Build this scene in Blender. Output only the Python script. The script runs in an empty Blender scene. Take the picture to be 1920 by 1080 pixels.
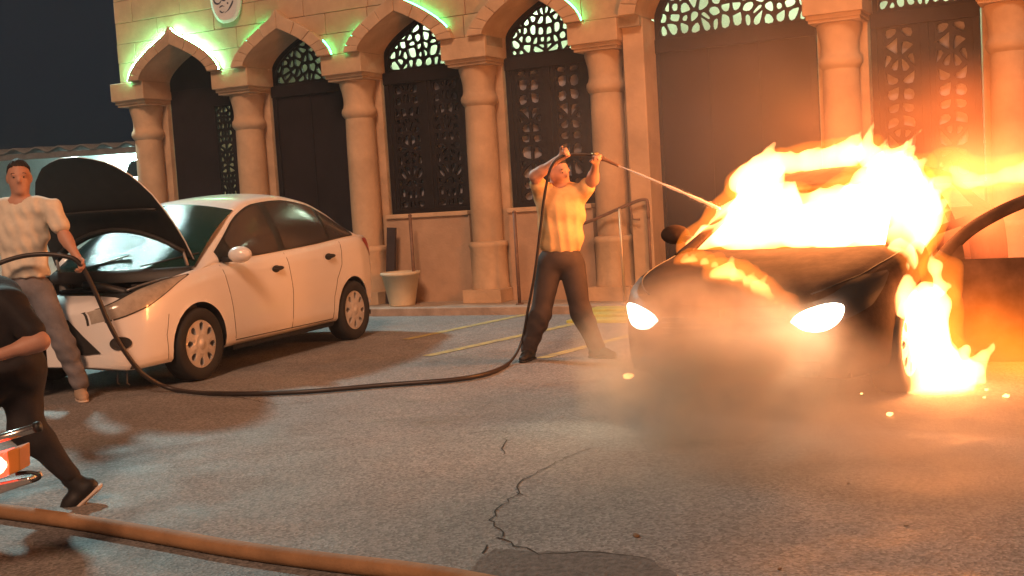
import bpy, math, random
import numpy as np
from mathutils import Vector, Matrix, noise as mnoise
random.seed(7); RNG = np.random.RandomState(11)
S = bpy.context.scene; COL = S.collection; R = math.radians

# ------------------------------------------------------------------ camera
CAM_H, PITCH, ROLL, FPX = 1.4, 0.076, 0.061, 2200.0
cam = bpy.data.cameras.new('camera'); cam_o = bpy.data.objects.new('camera', cam); COL.objects.link(cam_o)
cam.sensor_width = 36; cam.lens = FPX/1920*36; cam.clip_start = .05; cam.clip_end = 600
_F = Vector((0, math.cos(PITCH), -math.sin(PITCH))); _R0 = Vector((1, 0, 0)); _U0 = _R0.cross(_F)
_RT = _R0*math.cos(ROLL) - _U0*math.sin(ROLL); _UP = _U0*math.cos(ROLL) + _R0*math.sin(ROLL)
M = Matrix((_RT, _UP, -_F)).transposed().to_4x4(); M.translation = (0, 0, CAM_H); cam_o.matrix_world = M
S.camera = cam_o

# ------------------------------------------------------------------ world, sun, exposure
SUN_EL, SUN_AZ = 39, 186            # low warm street light from behind the viewer
w = bpy.data.worlds.new('World'); S.world = w; w.use_nodes = True
nt = w.node_tree; nt.nodes.clear()
sky = nt.nodes.new('ShaderNodeTexSky'); sky.sky_type = 'NISHITA'; sky.sun_disc = False
sky.sun_elevation = R(SUN_EL); sky.sun_rotation = R(SUN_AZ)
mul = nt.nodes.new('ShaderNodeMix'); mul.data_type = 'RGBA'; mul.blend_type = 'MULTIPLY'; mul.inputs[0].default_value = 1
mul.inputs[7].default_value = (.12, .44, .85, 1)
bg = nt.nodes.new('ShaderNodeBackground'); bg.inputs['Strength'].default_value = .0006
wo = nt.nodes.new('ShaderNodeOutputWorld')
nt.links.new(sky.outputs[0], mul.inputs[6]); nt.links.new(mul.outputs[2], bg.inputs[0]); nt.links.new(bg.outputs[0], wo.inputs[0])
sl = bpy.data.lights.new('sun', 'SUN'); sl.energy = .72; sl.color = (1, .54, .32); sl.angle = R(14)
so = bpy.data.objects.new('sun', sl); COL.objects.link(so)
so.rotation_euler = Vector((-math.sin(R(SUN_AZ))*math.cos(R(SUN_EL)), -math.cos(R(SUN_AZ))*math.cos(R(SUN_EL)), -math.sin(R(SUN_EL)))).to_track_quat('-Z', 'Y').to_euler()
S.view_settings.view_transform = 'Standard'; S.view_settings.look = 'None'
S.view_settings.exposure = 1.8; S.view_settings.gamma = 1; S.view_settings.use_curve_mapping = False
S.render.engine = 'CYCLES'; c = S.cycles
c.use_denoising = True; c.max_bounces = 6; c.volume_bounces = 1; c.transparent_max_bounces = 24
c.sample_clamp_indirect = 6; c.volume_step_rate = 2; c.volume_max_steps = 128
c.caustics_reflective = False; c.caustics_refractive = False

# ------------------------------------------------------------------ pixel helpers (measured points of the photograph to world points)
def ray(x, y): return _F*FPX + _RT*(x-960) - _UP*(y-540)
def gnd(x, y, z=0.0):
    v = ray(x, y); t = (z-CAM_H)/v.z; return Vector((0, 0, CAM_H)) + v*t
def at(x, y, Y):
    v = ray(x, y); return Vector((0, 0, CAM_H)) + v*(Y/v.y)

# ------------------------------------------------------------------ materials
MATS = {}
def mat(name, col, rough=.6, metal=0, var=.0, scale=8, bump=0, bscale=60, emit=None, es=0, coat=0, spec=.5, detail=6, col2=None):
    m = bpy.data.materials.new(name); m.use_nodes = True; MATS[name] = m
    n = m.node_tree; b = n.nodes['Principled BSDF']
    b.inputs['Base Color'].default_value = (*col, 1); b.inputs['Roughness'].default_value = rough
    b.inputs['Metallic'].default_value = metal; b.inputs['Specular IOR Level'].default_value = spec
    if coat: b.inputs['Coat Weight'].default_value = coat; b.inputs['Coat Roughness'].default_value = .08
    tc = n.nodes.new('ShaderNodeTexCoord')
    if var or col2:
        nz = n.nodes.new('ShaderNodeTexNoise'); nz.inputs['Scale'].default_value = scale; nz.inputs['Detail'].default_value = detail
        nz.inputs['Roughness'].default_value = .62
        n.links.new(tc.outputs['Object'], nz.inputs['Vector'])
        r = n.nodes.new('ShaderNodeValToRGB')
        c2 = col2 or tuple(x*(1-var) for x in col)
        c1 = tuple(min(1, x*(1+var*.6)) for x in col)
        r.color_ramp.elements[0].position = .32; r.color_ramp.elements[1].position = .68
        r.color_ramp.elements[0].color = (*c2, 1); r.color_ramp.elements[1].color = (*c1, 1)
        n.links.new(nz.outputs[0], r.inputs[0]); n.links.new(r.outputs[0], b.inputs['Base Color'])
    if bump:
        n2 = n.nodes.new('ShaderNodeTexNoise'); n2.inputs['Scale'].default_value = bscale; n2.inputs['Detail'].default_value = 5
        n.links.new(tc.outputs['Object'], n2.inputs['Vector'])
        bp = n.nodes.new('ShaderNodeBump'); bp.inputs['Strength'].default_value = bump; bp.inputs['Distance'].default_value = .02
        n.links.new(n2.outputs[0], bp.inputs['Height']); n.links.new(bp.outputs[0], b.inputs['Normal'])
    if emit:
        b.inputs['Emission Color'].default_value = (*emit, 1); b.inputs['Emission Strength'].default_value = es
    return m
STONE = mat('limestone', (.46, .32, .205), .85, var=.22, scale=2.2, bump=.25, bscale=22)
STONE_B = mat('pale limestone', (.50, .355, .23), .85, var=.2, scale=3, bump=.3, bscale=25)
STONE_C = mat('grey limestone', (.43, .30, .195), .85, var=.25, scale=3, bump=.3, bscale=25)
PLASTER = mat('base wall stone', (.39, .265, .18), .9, var=.18, scale=2.5, bump=.2, bscale=30)
MORTAR = mat('mortar', (.30, .235, .165), .95, var=.2)
IRON = mat('black painted iron', (.010, .008, .010), .6, spec=.25, var=.3, scale=5)
SHEET = mat('dark sheet steel', (.013, .009, .011), .65, spec=.25, var=.35, scale=1.5)
PALEIN = mat('inner plaster', (.62, .66, .56), .9, var=.15, scale=1.2)
TILE = mat('slab stone', (.36, .30, .24), .75, var=.3, scale=4, bump=.15)
KERBM = mat('kerb concrete', (.34, .27, .22), .85, var=.3, scale=5, bump=.3)
YELL = mat('yellow kerb paint', (.42, .44, .10), .6, var=.3, scale=8)
LINEP = mat('worn yellow line paint', (.50, .44, .15), .8, col2=(.22, .21, .16), scale=9)
GREENLED = mat('green led', (.1, .8, .3), .5, emit=(.03, 1, .32), es=13)
MINTLED = mat('mint led', (.3, .8, .5), .5, emit=(.20, 1, .48), es=80)
PLAQ = mat('white glazed plaque', (.62, .66, .66), .4, var=.08)
INK = mat('dark blue lettering', (.05, .07, .11), .6)
WHITEP = mat('white car paint', (.80, .79, .78), .32, coat=.7, var=.04, scale=2)
BURNT = mat('charred dark paint', (.052, .033, .024), .9, spec=.06, var=.5, scale=5, bump=.1, bscale=40)
DARKP = mat('black car paint', (.02, .018, .018), .35, coat=.4, var=.2, scale=6)
TYRE = mat('rubber', (.018, .017, .017), .8, var=.2, bump=.1)
HUB = mat('silver hubcap', (.56, .54, .52), .4, metal=.25, var=.08)
DPLAS = mat('dark plastic', (.022, .021, .021), .55, var=.2)
GLASS = mat('dark tinted glass', (.055, .05, .05), .12, spec=.8)
WSCREEN = mat('wet windscreen glass', (.012, .040, .035), .11, spec=.55, var=.3, scale=60, bump=.25, bscale=170)
HLENS = mat('clouded headlamp lens', (.40, .36, .31), .2, coat=.6, var=.25, scale=9)
CHROME = mat('worn chrome', (.6, .58, .56), .25, metal=.9, var=.15)
RED = mat('red lamp plastic', (.35, .02, .015), .3)
TAILR = mat('lit red lamp', (.6, .03, .02), .3, emit=(1, .06, .025), es=.9)
TAILH = mat('lit red lamp core', (.8, .3, .2), .3, emit=(1, .42, .22), es=2.0)
AMBER = mat('amber lamp', (.5, .13, .02), .3, emit=(1, .35, .05), es=.03)
ENGM = mat('engine plastic', (.03, .03, .032), .5, var=.4, scale=14)
ALU = mat('engine aluminium', (.30, .29, .28), .45, metal=.5, var=.3, scale=20)
SKIN = mat('skin', (.50, .27, .19), .55, var=.1, scale=9)
HAIR = mat('dark hair', (.016, .012, .01), .7, var=.4, scale=60, bump=.4, bscale=150)
SHIRTW = mat('cream cotton', (.72, .65, .54), .85, var=.1, scale=14, bump=.12, bscale=30)
SHIRTO = mat('tan cotton', (.62, .40, .19), .85, var=.1, scale=14, bump=.1, bscale=40)
JEAN = mat('faded grey denim', (.17, .165, .185), .85, var=.3, scale=7, bump=.2, bscale=40)
DPANT = mat('dark trouser cloth', (.05, .036, .034), .85, var=.2, scale=9)
BLACKC = mat('black cloth', (.014, .011, .013), .8, var=.3, scale=10, bump=.1)
SHOEB = mat('beige canvas shoe', (.36, .27, .20), .8, var=.2)
SHOED = mat('black shoe', (.012, .011, .012), .6, var=.2)
SOLE = mat('white rubber sole', (.6, .5, .42), .6, var=.1)
EYE = mat('eye', (.03, .02, .02), .3)
LIP = mat('lip', (.36, .17, .13), .5)
HOSEB = mat('black rubber hose', (.030, .022, .020), .45, var=.2, scale=6)
HOSEO = mat('orange canvas hose', (.33, .185, .09), .75, var=.3, scale=4, bump=.2, bscale=90)
BRASS = mat('brass', (.5, .32, .14), .35, metal=.8, var=.1)
RAILM = mat('rusty handrail', (.16, .09, .06), .6, var=.3, scale=20)
RAILB = mat('bare metal post', (.62, .46, .30), .4, metal=.5, var=.1)
POTM = mat('cream plastic pot', (.58, .50, .36), .6, var=.12, scale=4)
ROOFT = mat('roof sheeting', (.10, .105, .11), .7, var=.3)
SHELW = mat('shelter wall', (.65, .75, .73), .8, var=.1)
BACKS = mat('added grey backing', (.27, .27, .31), .8, var=.45, scale=2.5)
BOARD = mat('dark board', (.03, .02, .022), .7, var=.2)
DEBR = mat('grit', (.22, .17, .12), .9, var=.4)
LEAF = mat('dry leaf', (.20, .11, .05), .8, var=.3)

def emis(name, col, s):
    m = bpy.data.materials.new(name); m.use_nodes = True; n = m.node_tree; n.nodes.clear()
    e = n.nodes.new('ShaderNodeEmission'); e.inputs[0].default_value = (*col, 1); e.inputs[1].default_value = s
    o = n.nodes.new('ShaderNodeOutputMaterial'); n.links.new(e.outputs[0], o.inputs[0]); return m
HEADL = emis('lit headlamp', (1, .80, .62), 5)
TUBE = emis('fluorescent tube', (.74, 1, .70), 26)
TUBET = emis('teal fluorescent tube', (.62, 1, .93), 70)
EMBER = emis('glowing ember', (1, .36, .10), 3)

def flame_mat(name, col, s):
    m = bpy.data.materials.new(name); m.use_nodes = True; n = m.node_tree; n.nodes.clear()
    e = n.nodes.new('ShaderNodeEmission'); e.inputs[0].default_value = (*col, 1); e.inputs[1].default_value = s
    o = n.nodes.new('ShaderNodeOutputMaterial'); n.links.new(e.outputs[0], o.inputs['Volume']); return m
FLAME = flame_mat('white hot flame', (1, .33, .10), 15)
FLAME_S = flame_mat('orange flame', (1, .30, .07), 10)
FLAME_O = flame_mat('thin orange flame edge', (1, .20, .015), 1.5)

def puff_mat(name, density=0, emit=0, col=(.8, .8, .8), ecol=(1, .3, .05), nscale=2.0, contrast=(.35, .75), power=1.0):
    """soft edged cloud: density falls to zero at the ellipsoid's surface and is broken up by noise"""
    m = bpy.data.materials.new(name); m.use_nodes = True; n = m.node_tree; n.nodes.clear(); L = n.links.new
    tc = n.nodes.new('ShaderNodeTexCoord')
    ln = n.nodes.new('ShaderNodeVectorMath'); ln.operation = 'LENGTH'; L(tc.outputs['Object'], ln.inputs[0])
    fall = n.nodes.new('ShaderNodeMapRange'); fall.interpolation_type = 'SMOOTHSTEP'
    fall.inputs[1].default_value = 1; fall.inputs[2].default_value = .15; fall.inputs[3].default_value = 0; fall.inputs[4].default_value = 1
    L(ln.outputs['Value'], fall.inputs[0])
    geo = n.nodes.new('ShaderNodeNewGeometry')
    nz = n.nodes.new('ShaderNodeTexNoise'); nz.inputs['Scale'].default_value = nscale; nz.inputs['Detail'].default_value = 3
    L(geo.outputs['Position'], nz.inputs['Vector'])
    mr = n.nodes.new('ShaderNodeMapRange'); mr.inputs[1].default_value = contrast[0]; mr.inputs[2].default_value = contrast[1]
    L(nz.outputs[0], mr.inputs[0])
    mu = n.nodes.new('ShaderNodeMath'); mu.operation = 'MULTIPLY'; L(fall.outputs[0], mu.inputs[0]); L(mr.outputs[0], mu.inputs[1])
    o = n.nodes.new('ShaderNodeOutputMaterial')
    m2 = n.nodes.new('ShaderNodeMath'); m2.operation = 'MULTIPLY'; L(mu.outputs[0], m2.inputs[0])
    if density:
        m2.inputs[1].default_value = density
        v = n.nodes.new('ShaderNodeVolumePrincipled'); v.inputs['Color'].default_value = (*col, 1); v.inputs['Anisotropy'].default_value = .2
        L(m2.outputs[0], v.inputs['Density'])
        if emit:
            m3 = n.nodes.new('ShaderNodeMath'); m3.operation = 'MULTIPLY'; L(mu.outputs[0], m3.inputs[0]); m3.inputs[1].default_value = emit
            v.inputs['Emission Color'].default_value = (*ecol, 1); L(m3.outputs[0], v.inputs['Emission Strength'])
        L(v.outputs[0], o.inputs['Volume'])
    else:
        m2.inputs[1].default_value = emit
        e = n.nodes.new('ShaderNodeEmission'); e.inputs[0].default_value = (*ecol, 1); L(m2.outputs[0], e.inputs[1]); L(e.outputs[0], o.inputs['Volume'])
    return m

# ------------------------------------------------------------------ mesh helpers
def tag(o, label=None, cat=None, group=None, kind=None):
    if label: o['label'] = label
    if cat: o['category'] = cat
    if group: o['group'] = group
    if kind: o['kind'] = kind
    return o
def empty(name, loc=(0, 0, 0), rz=0.0):
    o = bpy.data.objects.new(name, None); o.empty_display_size = .2; COL.objects.link(o); o.location = loc; o.rotation_euler = (0, 0, rz); return o
class MB:
    def __init__(s): s.v = []; s.f = []; s.sm = []
    def add(s, vs, fs, smooth=False):
        b = len(s.v); s.v += [tuple(p) for p in vs]; s.f += [tuple(i+b for i in f) for f in fs]; s.sm += [smooth]*len(fs); return s
    def box(s, x0, x1, y0, y1, z0, z1):
        return s.add([(x, y, z) for x in (x0, x1) for y in (y0, y1) for z in (z0, z1)],
                     [(0, 1, 3, 2), (4, 6, 7, 5), (0, 4, 5, 1), (2, 3, 7, 6), (0, 2, 6, 4), (1, 5, 7, 3)])
    def prism(s, poly, a, b, plane='xz'):
        """poly (p,q) extruded between a and b along the third axis"""
        n = len(poly)
        mk = {'xz': lambda p, t: (p[0], t, p[1]), 'yz': lambda p, t: (t, p[0], p[1]), 'xy': lambda p, t: (p[0], p[1], t)}[plane]
        vs = [mk(p, a) for p in poly] + [mk(p, b) for p in poly]
        return s.add(vs, [tuple(range(n))[::-1], tuple(range(n, 2*n))] + [(i, (i+1) % n, n+(i+1) % n, n+i) for i in range(n)])
    def lathe(s, prof, cx=0, cy=0, seg=24, axis='z', smooth=True):
        n = len(prof); vs = []
        for k in range(seg):
            a = 2*math.pi*k/seg
            for r, t in prof:
                if axis == 'z': vs.append((cx+r*math.cos(a), cy+r*math.sin(a), t))
                else: vs.append((cx+r*math.cos(a), t, cy+r*math.sin(a)))
        fs = [(k*n+i, ((k+1) % seg)*n+i, ((k+1) % seg)*n+i+1, k*n+i+1) for k in range(seg) for i in range(n-1)]
        s.add(vs, fs, smooth)
        return s
    def tube(s, pts, r, seg=10, cap=True):
        pts = [Vector(p) for p in pts]; n = len(pts); rr = r if isinstance(r, (list, tuple)) else [r]*n
        up = Vector((0, 0, 1)); vs = []; prev = None
        for i, p in enumerate(pts):
            d = (pts[min(i+1, n-1)]-pts[max(i-1, 0)]).normalized()
            if prev is None:
                a = d.cross(up if abs(d.z) < .9 else Vector((1, 0, 0))).normalized()
            else: a = (prev - d*prev.dot(d)).normalized()
            prev = a; b = d.cross(a)
            vs += [p + (a*math.cos(2*math.pi*k/seg)+b*math.sin(2*math.pi*k/seg))*rr[i] for k in range(seg)]
        fs = [(i*seg+k, i*seg+(k+1) % seg, (i+1)*seg+(k+1) % seg, (i+1)*seg+k) for i in range(n-1) for k in range(seg)]
        if cap: fs += [tuple(range(seg))[::-1], tuple(range((n-1)*seg, n*seg))]
        return s.add(vs, fs, True)
    def ell(s, c, r, seg=16, rings=10):
        vs = []; 
        for i in range(rings+1):
            t = math.pi*i/rings
            for k in range(seg):
                a = 2*math.pi*k/seg
                vs.append((c[0]+r[0]*math.sin(t)*math.cos(a), c[1]+r[1]*math.sin(t)*math.sin(a), c[2]+r[2]*math.cos(t)))
        return s.add(vs, [(i*seg+k, (i+1)*seg+k, (i+1)*seg+(k+1) % seg, i*seg+(k+1) % seg) for i in range(rings) for k in range(seg)], True)
    def grid(s, P, smooth=True, flip=False):
        n = len(P); m = len(P[0]); vs = [p for row in P for p in row]
        fs = [(i*m+j, (i+1)*m+j, (i+1)*m+j+1, i*m+j+1) for i in range(n-1) for j in range(m-1)]
        if flip: fs = [f[::-1] for f in fs]
        return s.add(vs, fs, smooth)
    def build(s, name, m, parent=None, bevel=0, solid=0):
        me = bpy.data.meshes.new(name); me.from_pydata(s.v, [], s.f); me.polygons.foreach_set('use_smooth', s.sm)
        me.materials.append(m); me.update()
        o = bpy.data.objects.new(name, me); COL.objects.link(o)
        if parent: o.parent = parent
        if solid:
            md = o.modifiers.new('solid', 'SOLIDIFY'); md.thickness = solid; md.offset = 0
        if bevel:
            md = o.modifiers.new('bevel', 'BEVEL'); md.width = bevel; md.segments = 2; md.limit_method = 'ANGLE'; md.angle_limit = R(40)
        return o
def spline(pts, n=8):
    """Catmull-Rom through points"""
    P = [Vector(p) for p in pts]; P = [P[0]*2-P[1]] + P + [P[-1]*2-P[-2]]; out = []
    for i in range(1, len(P)-2):
        for k in range(n):
            t = k/n; a, b, c_, d = P[i-1:i+3]
            out.append(.5*((2*b) + (c_-a)*t + (2*a-5*b+4*c_-d)*t*t + (3*b-a-3*c_+d)*t**3))
    return out + [P[-2]]
def interp(x, tab):
    xs = [t[0] for t in tab]; ys = [t[1] for t in tab]
    if xs[0] > xs[-1]: xs = xs[::-1]; ys = ys[::-1]
    return float(np.interp(x, xs, ys))
def sinterp(x, tab):
    """smooth (monotone-ish cubic) interpolation"""
    tab = sorted(tab); xs = [t[0] for t in tab]; ys = [t[1] for t in tab]; n = len(xs)
    if x <= xs[0]: return ys[0]
    if x >= xs[-1]: return ys[-1]
    i = max(k for k in range(n-1) if xs[k] <= x)
    def sl(k):
        if k == 0: return (ys[1]-ys[0])/(xs[1]-xs[0])
        if k == n-1: return (ys[-1]-ys[-2])/(xs[-1]-xs[-2])
        a = (ys[k]-ys[k-1])/(xs[k]-xs[k-1]); b = (ys[k+1]-ys[k])/(xs[k+1]-xs[k])
        return 0 if a*b <= 0 else 2*a*b/(a+b)
    hh = xs[i+1]-xs[i]; t = (x-xs[i])/hh
    return (2*t**3-3*t*t+1)*ys[i]+(t**3-2*t*t+t)*hh*sl(i)+(-2*t**3+3*t*t)*ys[i+1]+(t**3-t*t)*hh*sl(i+1)

# ------------------------------------------------------------------ implicit surfaces (people, flames)
class Field:
    def __init__(s, lo, hi, h):
        s.h = h; s.lo = np.array(lo, float); n = np.ceil((np.array(hi)-s.lo)/h).astype(int)+1
        s.n = n; s.a = np.full(n, .5, np.float32)
        s.ax = [s.lo[i]+h*np.arange(n[i]) for i in range(3)]
    def sub(s, lo, hi):
        i0 = np.clip(np.floor((np.array(lo)-s.lo)/s.h).astype(int), 0, s.n-1); i1 = np.clip(np.ceil((np.array(hi)-s.lo)/s.h).astype(int)+1, 1, s.n)
        sl_ = tuple(slice(a, b) for a, b in zip(i0, i1))
        g = np.meshgrid(*[s.ax[i][sl_[i]] for i in range(3)], indexing='ij', sparse=True)
        return sl_, g
    def merge(s, sl_, d, k):
        a = s.a[sl_]
        if k > 0:
            hh = np.maximum(k-np.abs(a-d), 0)/k; s.a[sl_] = np.minimum(a, d)-hh*hh*k*.25
        else: s.a[sl_] = np.minimum(a, d)
    def cone(s, a, b, ra, rb, k=.03, sq=(1, 1, 1)):
        a = np.array(a, float); b = np.array(b, float); m = max(ra, rb)+k+.04
        sl_, (X, Y, Z) = s.sub(np.minimum(a, b)-m, np.maximum(a, b)+m)
        ab = b-a; L2 = max(ab@ab, 1e-9)
        t = np.clip(((X-a[0])*ab[0]+(Y-a[1])*ab[1]+(Z-a[2])*ab[2])/L2, 0, 1)
        dx, dy, dz = X-a[0]-t*ab[0], Y-a[1]-t*ab[1], Z-a[2]-t*ab[2]
        d = np.sqrt((dx/sq[0])**2+(dy/sq[1])**2+(dz/sq[2])**2)-(ra+(rb-ra)*t)
        s.merge(sl_, d.astype(np.float32), k)
    def ell(s, c_, r, k=.03, rot=0.0):
        c_ = np.array(c_, float); r = np.array(r, float); m = max(r)+k+.04
        sl_, (X, Y, Z) = s.sub(c_-m, c_+m)
        x, y, z = X-c_[0], Y-c_[1], Z-c_[2]
        if rot: cs, sn = math.cos(rot), math.sin(rot); x, y = x*cs+y*sn, -x*sn+y*cs
        k0 = np.sqrt((x/r[0])**2+(y/r[1])**2+(z/r[2])**2)
        s.merge(sl_, ((k0-1)*r.min()).astype(np.float32), k)
    def full(s): return np.meshgrid(*s.ax, indexing='ij', sparse=True)
    def mesh(s):
        F = s.a; n = s.n; ins = F < 0
        m = n-1; cnt = np.zeros(m, np.int16); acc = np.zeros((*m, 3), np.float32)
        base = np.stack(np.meshgrid(*[np.arange(q) for q in m], indexing='ij'), -1).astype(np.float32)
        corners = [(i, j, k) for i in (0, 1) for j in (0, 1) for k in (0, 1)]
        def cut(A, o): return A[o[0]:o[0]+m[0], o[1]:o[1]+m[1], o[2]:o[2]+m[2]]
        tot = sum(cut(ins, o).astype(np.int8) for o in corners); act = (tot > 0) & (tot < 8)
        idx = np.argwhere(act); I, J, K = idx.T
        acc = np.zeros((len(idx), 3)); cnt = np.zeros(len(idx))
        for a in corners:
            for d in range(3):
                if a[d]: continue
                b = list(a); b[d] = 1
                fa = F[I+a[0], J+a[1], K+a[2]]; fb = F[I+b[0], J+b[1], K+b[2]]; cr = (fa < 0) != (fb < 0)
                t = np.where(cr, fa/np.where(cr, fa-fb, 1), 0)
                p = np.array(a, float)[None]+np.zeros((len(idx), 3)); p[:, d] = t
                acc += p*cr[:, None]; cnt += cr
        V = s.lo+s.h*(idx+acc/cnt[:, None])
        vid = np.full(m, -1, np.int64); vid[I, J, K] = np.arange(len(idx))
        faces = []
        for d in range(3):
            e1, e2 = [q for q in range(3) if q != d]
            sl0 = [slice(None)]*3; sl1 = [slice(None)]*3; sl0[d] = slice(0, -1); sl1[d] = slice(1, None)
            A = ins[tuple(sl0)]; B = ins[tuple(sl1)]; ch = np.argwhere(A != B)
            ok = (ch[:, e1] > 0) & (ch[:, e2] > 0) & (ch[:, e1] < m[e1]) & (ch[:, e2] < m[e2]); ch = ch[ok]
            q = []
            for o1, o2 in ((0, 0), (-1, 0), (-1, -1), (0, -1)):
                cc = ch.copy(); cc[:, e1] += o1; cc[:, e2] += o2; q.append(vid[cc[:, 0], cc[:, 1], cc[:, 2]])
            q = np.stack(q, 1); fl = A[ch[:, 0], ch[:, 1], ch[:, 2]]
            if d == 1: fl = ~fl
            q[~fl] = q[~fl][:, ::-1]; faces.append(q)
        return V, np.concatenate(faces)
    def build(s, name, m, parent=None, smooth=1, inv=None):
        V, Fq = s.mesh()
        E = np.concatenate([Fq[:, [0, 1]], Fq[:, [1, 2]], Fq[:, [2, 3]], Fq[:, [3, 0]]])
        for _ in range(smooth):
            acc = np.zeros_like(V); cn = np.zeros(len(V)); np.add.at(acc, E[:, 0], V[E[:, 1]]); np.add.at(cn, E[:, 0], 1)
            V = V*.5+.5*acc/np.maximum(cn, 1)[:, None]
        if inv is not None: V = V@np.array(inv.to_3x3()).T+np.array(inv.translation)
        me = bpy.data.meshes.new(name); me.from_pydata(V.tolist(), [], Fq.tolist())
        me.polygons.foreach_set('use_smooth', [True]*len(Fq)); me.materials.append(m)
        o = bpy.data.objects.new(name, me); COL.objects.link(o)
        if parent: o.parent = parent
        return o

# ================================================================== GROUND
def ground_mat():
    m = bpy.data.materials.new('worn asphalt'); m.use_nodes = True; n = m.node_tree; L = n.links.new; b = n.nodes['Principled BSDF']
    g = n.nodes.new('ShaderNodeNewGeometry')
    def nz(sc, det=6, ro=.6):
        t = n.nodes.new('ShaderNodeTexNoise'); t.inputs['Scale'].default_value = sc; t.inputs['Detail'].default_value = det; t.inputs['Roughness'].default_value = ro
        L(g.outputs['Position'], t.inputs['Vector']); return t.outputs[0]
    def ramp(f, p0, c0, p1, c1):
        r = n.nodes.new('ShaderNodeValToRGB'); r.color_ramp.elements[0].position = p0; r.color_ramp.elements[0].color = (*c0, 1)
        r.color_ramp.elements[1].position = p1; r.color_ramp.elements[1].color = (*c1, 1); L(f, r.inputs[0]); return r.outputs[0]
    def mix(a, b_, f, mode='MULTIPLY'):
        x = n.nodes.new('ShaderNodeMix'); x.data_type = 'RGBA'; x.blend_type = mode
        if isinstance(f, float): x.inputs[0].default_value = f
        else: L(f, x.inputs[0])
        L(a, x.inputs[6]); L(b_, x.inputs[7]); return x.outputs[2]
    base = ramp(nz(.55, 8, .65), .3, (.183, .188, .195), .72, (.245, .25, .258))
    vo = n.nodes.new('ShaderNodeTexVoronoi'); vo.inputs['Scale'].default_value = 75; L(g.outputs['Position'], vo.inputs['Vector'])
    agg = ramp(vo.outputs['Color'], .15, (.45, .45, .45), .9, (1.55, 1.5, 1.45))
    fine = ramp(nz(120, 3), .3, (.62, .62, .62), .7, (1.35, 1.35, 1.35))
    stain = ramp(nz(1.7, 5, .7), .36, (.78, .76, .74), .6, (1.05, 1.05, 1.05))
    col = mix(mix(mix(base, agg, .75), fine, .65), stain, .6)
    L(col, b.inputs['Base Color'])
    ro = n.nodes.new('ShaderNodeMapRange'); L(nz(2.2, 6), ro.inputs[0]); ro.inputs[1].default_value = .35; ro.inputs[2].default_value = .65
    ro.inputs[3].default_value = .6; ro.inputs[4].default_value = .85
    wet = n.nodes.new('ShaderNodeMapRange'); L(nz(.9, 4, .6), wet.inputs[0]); wet.inputs[1].default_value = .60; wet.inputs[2].default_value = .68; wet.inputs[3].default_value = 1; wet.inputs[4].default_value = .62
    rm = n.nodes.new('ShaderNodeMath'); rm.operation = 'MULTIPLY'; L(ro.outputs[0], rm.inputs[0]); L(wet.outputs[0], rm.inputs[1]); L(rm.outputs[0], b.inputs['Roughness'])
    bp = n.nodes.new('ShaderNodeBump'); bp.inputs['Strength'].default_value = .32; bp.inputs['Distance'].default_value = .010
    ad = n.nodes.new('ShaderNodeMath'); ad.operation = 'ADD'; L(vo.outputs['Distance'], ad.inputs[0]); L(nz(35, 5), ad.inputs[1]); L(ad.outputs[0], bp.inputs['Height'])
    bp2 = n.nodes.new('ShaderNodeBump'); bp2.inputs['Strength'].default_value = .025; bp2.inputs['Distance'].default_value = .25
    L(nz(2.4, 5, .65), bp2.inputs['Height']); L(bp2.outputs[0], bp.inputs['Normal']); L(bp.outputs[0], b.inputs['Normal'])
    return m
ASPH = ground_mat()
g = MB(); g.add([(-250, -60, 0), (250, -60, 0), (250, 400, 0), (-250, 400, 0)], [(0, 1, 2, 3)])
tag(g.build('ground', ASPH), kind='structure')
CRACKM = mat('crack dark', (.02, .018, .016), .95)
def crack(pts, wdt, seed):
    rr = random.Random(seed); P = []
    for i in range(len(pts)-1):
        a, b = Vector(pts[i]), Vector(pts[i+1]); n = max(2, int((b-a).length/.05))
        for k in range(n): P.append(a.lerp(b, k/n)+Vector((rr.uniform(-.014, .014), rr.uniform(-.014, .014), 0)))
    m = MB(); l = []; r = []
    for i, p in enumerate(P):
        d = (P[min(i+1, len(P)-1)]-P[max(i-1, 0)]).normalized(); nn = Vector((-d.y, d.x, 0)); ww = wdt*rr.uniform(.25, 1.2)
        l.append((p.x+nn.x*ww, p.y+nn.y*ww, .004)); r.append((p.x-nn.x*ww, p.y-nn.y*ww, .004))
    m.grid([l, r], False, True)
    return m
for k, (pp, wd) in enumerate([([(1105, 842), (1060, 858), (1020, 880), (972, 905), (972, 925), (935, 955), (922, 975), (940, 1000), (935, 1015)], 0.0035),
                              ([(972, 925), (985, 932)], .004), ([(950, 820), (940, 845), (948, 858)], .005), ([(420, 740), (520, 760), (610, 752)], 0.0035),
                              ([(880, 812), (925, 808), (960, 815)], .005), ([(930, 1010), (1010, 1040), (1120, 1036), (1240, 1050)], .005), ([(900, 1040), (930, 1015)], .005)]):
    o = crack([gnd(*p) for p in pp], wd, k).build('pavement_crack', CRACKM); tag(o, kind='structure')
patch = MB(); pts = [gnd(x, y) for x, y in ((870, 1076), (930, 1030), (1010, 1036), (1120, 1034), (1215, 1048), (1262, 1075), (1300, 1120), (850, 1130))]
jp = []
for i in range(len(pts)):
    a, b = pts[i], pts[(i+1) % len(pts)]
    for k in range(6): q = a.lerp(b, k/6); jp.append((q.x+random.uniform(-.012, .012), q.y+random.uniform(-.012, .012)))
patch.add([(x, y, .0035) for x, y in jp], [tuple(range(len(jp)))[::-1]])
PATCHM = mat('dark asphalt patch', (.145, .142, .142), .9, var=.45, scale=30, bump=.8, bscale=60)
tag(patch.build('asphalt_patch', PATCHM), kind='structure')
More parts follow.
